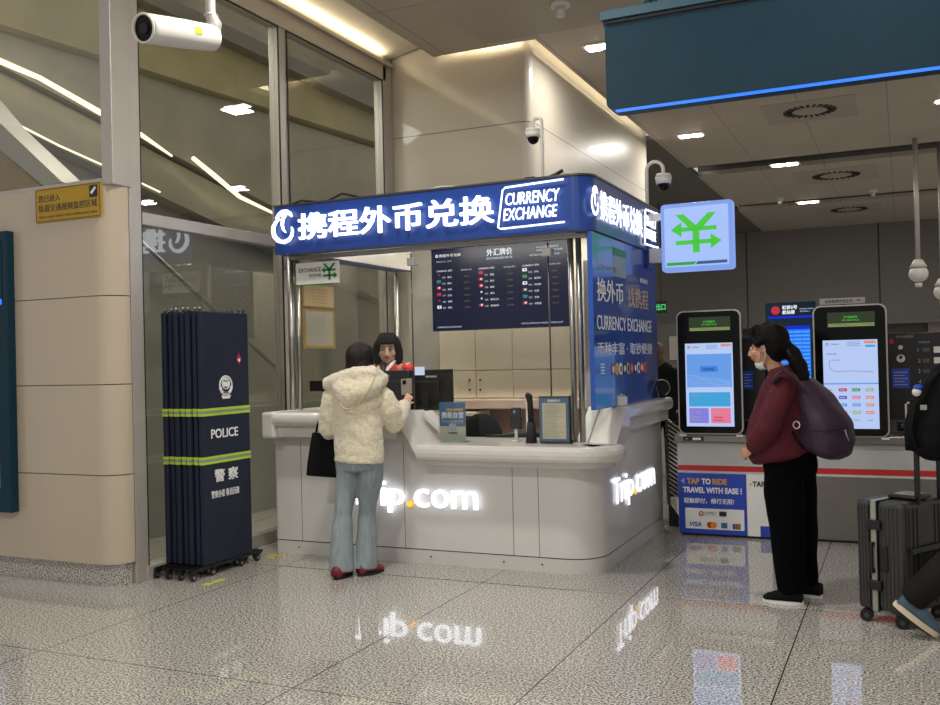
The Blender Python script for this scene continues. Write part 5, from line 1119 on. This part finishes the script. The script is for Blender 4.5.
def hairb():
    m = MB(); f = fb.normalized(); r = f.cross(Z_).normalized(); u = r.cross(f)
    ell(m, hb+u*.045-f*.03, fb, Z_, (.098, .118, .112)); ell(m, hb+u*.0-f*.065, fb, Z_, (.090, .070, .09)); ell(m, hb-u*.055-f*.06, fb, Z_, (.065, .045, .05))
    for s in (-1, 1): m.tube([hb+u*.135+f*.03+r*s*.03, hb+u*.10+f*.062+r*s*.062, hb+u*.05+f*.045+r*s*.09, hb+u*.015+f*.0+r*s*.096], [.03, .026, .026, .03], 'skin')
    pts = [(785, 347, .048), (793, 355, .050), (798, 364, .052), (802, 375, .050), (804, 386, .040), (805, 395, .018)]
    m.tube([Q(a, b, Yb-.01) for a, b, c in pts], [c for *_, c in pts], 'skin')
    return smoothmesh(m, 'hair', w2, 'hair', vox=.010, it=2, disp=.008, dscale=22, label='long black ponytail')
hairb()
part(w2, 'hair_tie', lambda m: m.torus(Q(790, 353, Yb-.01), .045, .012, 'black', ax=(1, 0, .6)))
def mask(m):
    f = fb.normalized(); r = f.cross(Z_).normalized(); u = r.cross(f); rings = []
    for t, w_, dp in ((-.075, .055, .075), (-.098, .058, .092), (-.122, .052, .085), (-.14, .04, .06)):
        rings.append([hb+u*t+r*w_*math.cos(a)+f*(dp*math.sin(a)+.0) for a in [math.radians(10+160*k/12) for k in range(13)]] + [hb+u*t+r*w_*.9*math.cos(a)+f*(dp*.9*math.sin(a)) for a in [math.radians(170-160*k/12) for k in range(13)]])
    m.loft(rings, 'mask_white')
    for s in (-1, 1): m.tube([hb-u*.08+r*s*.06+f*.03, hb-u*.03+r*s*.084+f*.015, hb+u*.01+r*s*.090-f*.02, hb-u*.05+r*s*.085-f*.02, hb-u*.11+r*s*.06+f*.01], .0032, 'mask_white', n=6)
part(w2, 'face_mask', mask, 'white mask pulled under the chin')
def jack2():
    m = MB()
    pts = [(779, 461, .165, .15), (778, 455, .20, .17), (778, 442, .20, .165), (780, 425, .18, .155), (782, 405, .165, .15), (783, 392, .15, .145), (783, 382, .125, .125), (782, 374, .085, .085), (780, 367, .07, .07)]
    m.tube([Q(a, b, Yb) for a, b, c, d in pts], [(d, c) for a, b, c, d in pts], 'skin', n=24, up=fb)
    m.tube([Q(785, 384, Yb-.10), Q(780, 396, Yb-.16), Q(774, 412, Yb-.2), Q(768, 428, Yb-.21), Q(759, 441, Yb-.17), Q(752, 448.5, Yb-.14)], [.07, .08, .078, .076, .066, .05], 'skin', n=16)
    m.tube([Q(783, 384, Yb+.12), Q(772, 398, Yb+.17), Q(762, 418, Yb+.18), Q(756, 436, Yb+.13), Q(755, 446, Yb+.08)], [.07, .08, .075, .066, .05], 'skin', n=16)
    return smoothmesh(m, 'jacket', w2, 'maroon', vox=.011, it=4, disp=.01, dscale=9, label='maroon fleece jacket')
jack2()
def trou2():
    m = MB()
    m.tube([Q(790, 450, Yb), Q(790, 466, Yb), Q(790, 474, Yb)], [(.14, .155), (.15, .165), (.15, .16)], 'skin', n=22, up=fb)
    for pts in ([(784, 464, Yb-.07, .125), (784, 495, Yb-.08, .118), (787, 530, Yb-.09, .105), (790, 565, Yb-.09, .095), (793, 592, Yb-.08, .092)],
                [(797, 464, Yb+.08, .12), (798, 495, Yb+.09, .115), (801, 530, Yb+.1, .10), (804, 562, Yb+.1, .085), (806, 583, Yb+.1, .08)]):
        m.tube([Q(a, b, c) for a, b, c, d in pts], [d for *_, d in pts], 'skin', n=18)
    return smoothmesh(m, 'trousers', w2, 'trouser_black', vox=.012, it=3, disp=.012, dscale=6, label='wide black trousers')
trou2()
shoe(w2, V((-.655, Yb-.11, 0)), V((-1, .05, 0)), 'black_cloth', 'white_paint', w_=.05, lab='black trainer with a white sole'); shoe(w2, V((-.56, Yb+.1, 0)), V((-1, .25, 0)), 'black_cloth', 'white_paint', w_=.05, lab='black trainer with a white sole')
bp = thing('backpack', 'large plum purple nylon backpack worn by the woman in maroon', 'backpack', tuple(Q(822, 458, Yb)))
def pack():
    m = MB()
    pts = [(806, 379, .03, .09), (808, 388, .075, .13), (812, 400, .125, .16), (817, 415, .165, .17), (822, 430, .190, .175), (824, 441, .185, .175), (824, 449, .155, .165), (822, 454, .10, .14)]
    m.tube([Q(a, b, Yb+.02) for a, b, c, d in pts], [(d, c) for a, b, c, d in pts], 'skin', n=26, up=fb)
    m.tube([Q(836, 420, Yb+.02), Q(839, 432, Yb+.02), Q(836, 447, Yb+.02)], [(.11, .055), (.13, .08), (.11, .06)], 'skin', n=18, up=fb)
    return smoothmesh(m, 'main_compartment', bp, 'plum_nylon', vox=.011, it=4, disp=.012, dscale=8)
pack()
part(bp, 'shoulder_strap', lambda m: m.tube([Q(803, 390, Yb-.17), Q(795, 376, Yb-.19), Q(785, 370, Yb-.18), Q(777, 374, Yb-.185), Q(771, 388, Yb-.22), Q(772, 400, Yb-.245)][:4] + [Q(772, 382, Yb-.20)], [(.008, .035)]*5, 'plum_nylon', n=10, up=(0, 1, 0)), 'plum shoulder strap')
part(bp, 'lower_strap', lambda m: m.tube([Q(793, 432, Yb-.18), Q(798, 441, Yb-.20), Q(803, 448, Yb-.18)], [(.005, .012)]*3, 'black_cloth', n=8))
part(bp, 'zip', lambda m: (m.tube([Q(845, 430, Yb-.14), Q(847, 436, Yb-.145), Q(849, 441, Yb-.13)], .004, 'silver_tape', n=6), m.tube([Q(803, 422, Yb-.17), Q(812, 431, Yb-.19), Q(830, 431, Yb-.18), Q(844, 428, Yb-.14)], .004, 'black', n=6), m.torus(Q(796.5, 425, Yb-.19), .022, .004, 'white_plastic', ax=(.5, 1, 0), n=14, k=6)))

# ---- traveller at the right edge ----------------------------------------------------
w3 = thing('person', 'traveller in dark trousers and blue grey trainers walking beside the suitcase', 'person', (.45, 5.6, 0))
J = dict(pelvis=V((.50, 5.62, 1.0)), chest=V((.53, 5.62, 1.28)), neck=V((.55, 5.62, 1.50)), head=V((.58, 5.62, 1.68)), shL=V((.52, 5.80, 1.43)), shR=V((.54, 5.42, 1.43)), elL=V((.36, 5.84, 1.16)), elR=V((.60, 5.36, 1.14)), wrL=V((.21, 5.80, 1.04)), wrR=V((.76, 5.36, 1.02)),
         hipL=V((.50, 5.72, .95)), hipR=V((.49, 5.53, .95)), knL=V((.72, 5.72, .55)), anL=V((.80, 5.72, .11)), toeL=V((.93, 5.72, .05)))
tz = Q(926, 632, 5.62); hz = Q(897, 607, 5.60)
J['anR'] = V((-.01, 5.60, .20)); J['toeR'] = V((.03, 5.61, .05)); J['knR'] = V((.30, 5.58, .50))
fr = V((1, 0, 0))
body_mesh(w3, J, fr, Z_, 'skin', hands=((J['wrL'], V((-.9, -.2, -.1)), V((0, .3, 1)), 1, 1.1), (J['wrR'], V((.6, 0, -.8)), V((0, -1, 0)), 1, .5)))
face_parts(w3, J['head'], fr, Z_)
def h3():
    m = MB(); c = J['head']; ell(m, c+V((-.02, 0, .03)), fr, Z_, (.09, .105, .10)); ell(m, c+V((-.05, 0, -.02)), fr, Z_, (.085, .07, .08)); return smoothmesh(m, 'hair', w3, 'hair', vox=.012, it=2, disp=.004)
h3()
def c3():
    m = MB(); m.tube([V((.49, 5.62, .86)), J['pelvis'], J['chest'], V((.54, 5.62, 1.42)), J['neck']+Z_*.02], [(.19, .14), (.19, .14), (.19, .14), (.15, .11), (.075, .07)], 'skin', n=22, up=fr)
    for k in 'LR': m.tube([J['sh'+k]+(J['neck']-J['sh'+k])*.3-Z_*.02, J['sh'+k], J['el'+k], J['wr'+k]], [.06, .075, .065, .045], 'skin', n=16)
    return smoothmesh(m, 'coat', w3, 'black_cloth', vox=.012, it=3, disp=.008, dscale=8, label='black coat')
c3()
def t3():
    m = MB(); m.tube([J['pelvis']+Z_*.02, J['pelvis']-Z_*.1], [(.16, .12)]*2, 'skin', n=20, up=fr)
    m.tube([J['hipR'], V((.39, 5.55, .70)), J['knR'], V((.16, 5.59, .36)), V((.01, 5.60, .205))], [.10, .10, .09, .085, .08], 'skin', n=18)
    m.tube([J['hipL'], J['knL'], J['anL']+Z_*.02], [.10, .085, .075], 'skin', n=18)
    return smoothmesh(m, 'trousers', w3, 'trouser_grey', vox=.012, it=3, disp=.012, dscale=7, label='dark loose trousers')
t3()
def bentshoe():
    f = (V((.20, .01, -.155))).normalized(); n_ = V((-f.z, 0, f.x)); s = V((0, 1, 0)); o = V((-.055, 5.60, .165))   # toe down, heel lifted
    rings = []
    for q, z, ww, h in ((-.02, .045, .036, .045), (.03, .052, .042, .058), (.09, .046, .045, .045), (.15, .036, .047, .034), (.20, .03, .040, .026), (.235, .022, .018, .012)):
        rings.append([o+f*q+s*ww*math.cos(t)+n_*max(.012, z+h*math.sin(t)) for t in [k*math.pi/9 for k in range(18)]])
    m = MB(); m.loft(rings, 'shoe_blue'); a = m.build('shoe', w3, 'blue grey trainer with its heel lifted')
    m = MB(); m.loft([[o+f*(.105+.135*math.cos(t))+s*.048*math.sin(t)+n_*z for t in [k*math.pi/12 for k in range(24)]] for z in (-.012, .018)], 'cream_sole', smooth=False); m.build('sole', a, 'cream sole')
    m = MB(); m.loft([[o+f*(.09+.12*math.cos(t))+s*.044*math.sin(t)+n_*z for t in [k*math.pi/12 for k in range(24)]] for z in (-.024, -.010)], 'rubber', smooth=False); m.build('outsole', a, 'black outsole')
bentshoe(); shoe(w3, J['anL'], V((1, 0, 0)), 'shoe_blue', 'cream_sole')

# ---- suitcase -----------------------------------------------------------------------
sc = thing('suitcase', 'dark grey ribbed suitcase with a silver frame and black latches', 'suitcase', (.03, 5.95, 0))
# narrow latch side faces the viewer, shell faces run away to the right
ax = V((.86, -.51, 0)).normalized(); ay = V((.51, .86, 0)).normalized(); so = V((-.270, 5.86, .078))
def SB(m, a, b, mt, bev=0):
    M = Matrix((ax, ay, Z_)).transposed().to_4x4(); M.translation = so; a = (a[0]*1.2, a[1], a[2]); b = (b[0]*1.2, b[1], b[2])
    m.box(a, b, mt, bev=bev, seg=3, mx=M)
part(sc, 'rear_shell', lambda m: SB(m, (0, 0, 0), (.075, .44, .62), 'suitcase', .025))
part(sc, 'front_shell', lambda m: SB(m, (.105, 0, 0), (.245, .44, .62), 'suitcase', .03))
part(sc, 'ridge', lambda m: ([SB(m, (x, -.004, .03), (x+.007, .3, .59), 'suitcase', .002) for x in (.012, .028, .044, .060, .125, .145, .165, .185, .205)], [SB(m, (.240, y, .03), (.250, y+.014, .59), 'suitcase', .002) for y in (.05, .09, .13, .31, .35, .39)]))
part(sc, 'metal_frame', lambda m: SB(m, (.078, -.006, -.004), (.108, .446, .626), 'silver_tape', .008), 'silver frame band')
part(sc, 'gasket', lambda m: (SB(m, (.074, -.003, .0), (.079, .443, .622), 'black'), SB(m, (.107, -.003, .0), (.112, .443, .622), 'black')))
for z in (.12, .46): part(sc, 'latch', lambda m: SB(m, (.066, -.022, z), (.134, 0, z+.055), 'black', .006))
part(sc, 'side_handle', lambda m: (SB(m, (.082, -.035, .22), (.100, -.018, .385), 'black', .006), SB(m, (.082, -.03, .215), (.10, 0, .24), 'black', .004), SB(m, (.082, -.03, .365), (.10, 0, .39), 'black', .004)))
part(sc, 'lock_plate', lambda m: SB(m, (.125, -.012, .23), (.165, .004, .38), 'black', .006))
part(sc, 'top_handle', lambda m: (SB(m, (.10, .13, .625), (.24, .30, .645), 'black', .008), SB(m, (.12, .16, .645), (.22, .27, .655), 'silver_tape', .003)))
part(sc, 'trolley_pole', lambda m: [SB(m, (x, y, .60), (x+.024, y+.018, 1.05), 'black', .004) for x, y in ((.225, .15), (.225, .38))])
part(sc, 'trolley_grip', lambda m: SB(m, (.215, .05, 1.03), (.26, .40, 1.06), 'black', .01))
part(sc, 'mesh_pocket', lambda m: ([SB(m, (.252, .04, .08), (.262, .40, .10), 'black')], SB(m, (.252, .04, .34), (.264, .40, .37), 'black', .003), [SB(m, (.253, .05+k*.024, .09), (.258, .053+k*.024, .35), 'rubber') for k in range(15)], [SB(m, (.253, .05, .10+k*.02), (.258, .40, .103+k*.02), 'rubber') for k in range(13)]))
for x, y in ((.03, .04), (.21, .04), (.03, .40), (.21, .40)):
    c = so+ax*x*1.2+ay*y
    part(sc, 'wheel', lambda m: (m.cyl(c+V((-.006, -.022, -.042)), c+V((-.006, -.006, -.042)), .035, 'rubber', n=18), m.cyl(c+V((-.002, .006, -.042)), c+V((-.002, .022, -.042)), .035, 'rubber', n=18), m.cyl(c+V((-.006, -.023, -.042)), c+V((-.006, -.022, -.042)), .014, 'steel_dark', n=12), m.box((c.x-.014, c.y-.005, .036), (c.x+.012, c.y+.005, .088), 'black')))
bb = thing('travel_backpack', 'black backpack riding on the suitcase trolley handle', 'backpack', (.12, 5.86, .92))
def bag3():
    m = MB(); F_ = V((1, 0, 0))
    pts = [(929, 460, .03, .09), (930, 453, .115, .12), (932, 439, .15, .14), (936, 422, .155, .15), (941, 405, .15, .15), (946, 385, .12, .14), (950, 368, .08, .11), (953, 358, .03, .06)]
    m.tube([Q(a+2, b, 5.80) for a, b, c, d in pts], [(d, c) for a, b, c, d in pts], 'skin', n=24, up=F_)
    return smoothmesh(m, 'main_compartment', bb, 'black_cloth', vox=.012, it=3, disp=.012, dscale=9)
bag3()
part(bb, 'side_bottle_pocket', lambda m: m.tube([Q(911, 450, 5.74), Q(911, 425, 5.73), Q(914, 400, 5.73)], [.03, .036, .02], 'black_cloth', n=12))
part(bb, 'strap', lambda m: m.tube([Q(938, 372, 5.70), Q(925, 385, 5.66), Q(914, 405, 5.66), Q(910, 430, 5.67), Q(916, 448, 5.68)], [(.006, .02)]*5, 'black_cloth', n=8))
part(bb, 'buckle', lambda m: m.box(Q(920, 405, 5.655), Q(927, 410, 5.665), 'silver_tape', bev=.002), 'pale grey buckle')
part(bb, 'charm', lambda m: (m.sph(Q(917, 392, 5.66), (.025, .02, .025), 'white_plastic'), m.sph(Q(918.5, 387.5, 5.66), (.027, .02, .018), 'ad_blue')), 'small white and violet charm')

# ---- far passer-by -------------------------------------------------------------------
w4 = thing('person', 'far person in black coat with brown hair beside the booth blue panel', 'person', tuple(PZ(661, 470)*1))
Yf = 12.0; b4 = P(661, 372, Yf)
w4.location = (b4.x, Yf, 0)
B4 = lambda dx, z, dy=0: V((b4.x+dx, Yf+dy, z))
J = dict(pelvis=B4(0, .95), chest=B4(.02, 1.22), neck=B4(0, 1.43), head=B4(-.05, 1.58), shL=B4(.17, 1.36), shR=B4(-.17, 1.36), elL=B4(.22, 1.1), elR=B4(-.22, 1.1), wrL=B4(.2, .88), wrR=B4(-.2, .88), hipL=B4(.09, .9), hipR=B4(-.09, .9), knL=B4(.09, .5), knR=B4(-.09, .5), anL=B4(.09, .09), anR=B4(-.09, .09), toeL=B4(.09, .03, .13), toeR=B4(-.09, .03, .13))
body_mesh(w4, J, V((0, 1, 0)), Z_, 'skin', hands=((J['wrL'], -Z_, X_, 1, .4), (J['wrR'], -Z_, -X_, -1, .4)))
def h4():
    m = MB(); c = J['head']; ell(m, c+V((0, -.02, .03)), Y_, Z_, (.10, .115, .115)); ell(m, c+V((.0, -.06, -.10)), Y_, Z_, (.11, .06, .17)); return smoothmesh(m, 'hair', w4, 'hair_brown', vox=.014, it=2, disp=.006)
h4()
def c4():
    m = MB(); m.tube([B4(0, .7), B4(0, .95), B4(0, 1.2), B4(0, 1.38), B4(0, 1.46)], [(.22, .17), (.21, .16), (.22, .15), (.19, .12), (.08, .08)], 'skin', n=20, up=Y_)
    for k in 'LR': m.tube([J['sh'+k], J['el'+k], J['wr'+k]], [.085, .075, .06], 'skin')
    return smoothmesh(m, 'coat', w4, 'black_cloth', vox=.014, it=3)
c4(); trs(w4, J, 'trouser_black', f=Y_); shoe(w4, J['anL'], Y_, 'black_cloth', 'rubber'); shoe(w4, J['anR'], Y_, 'black_cloth', 'rubber')
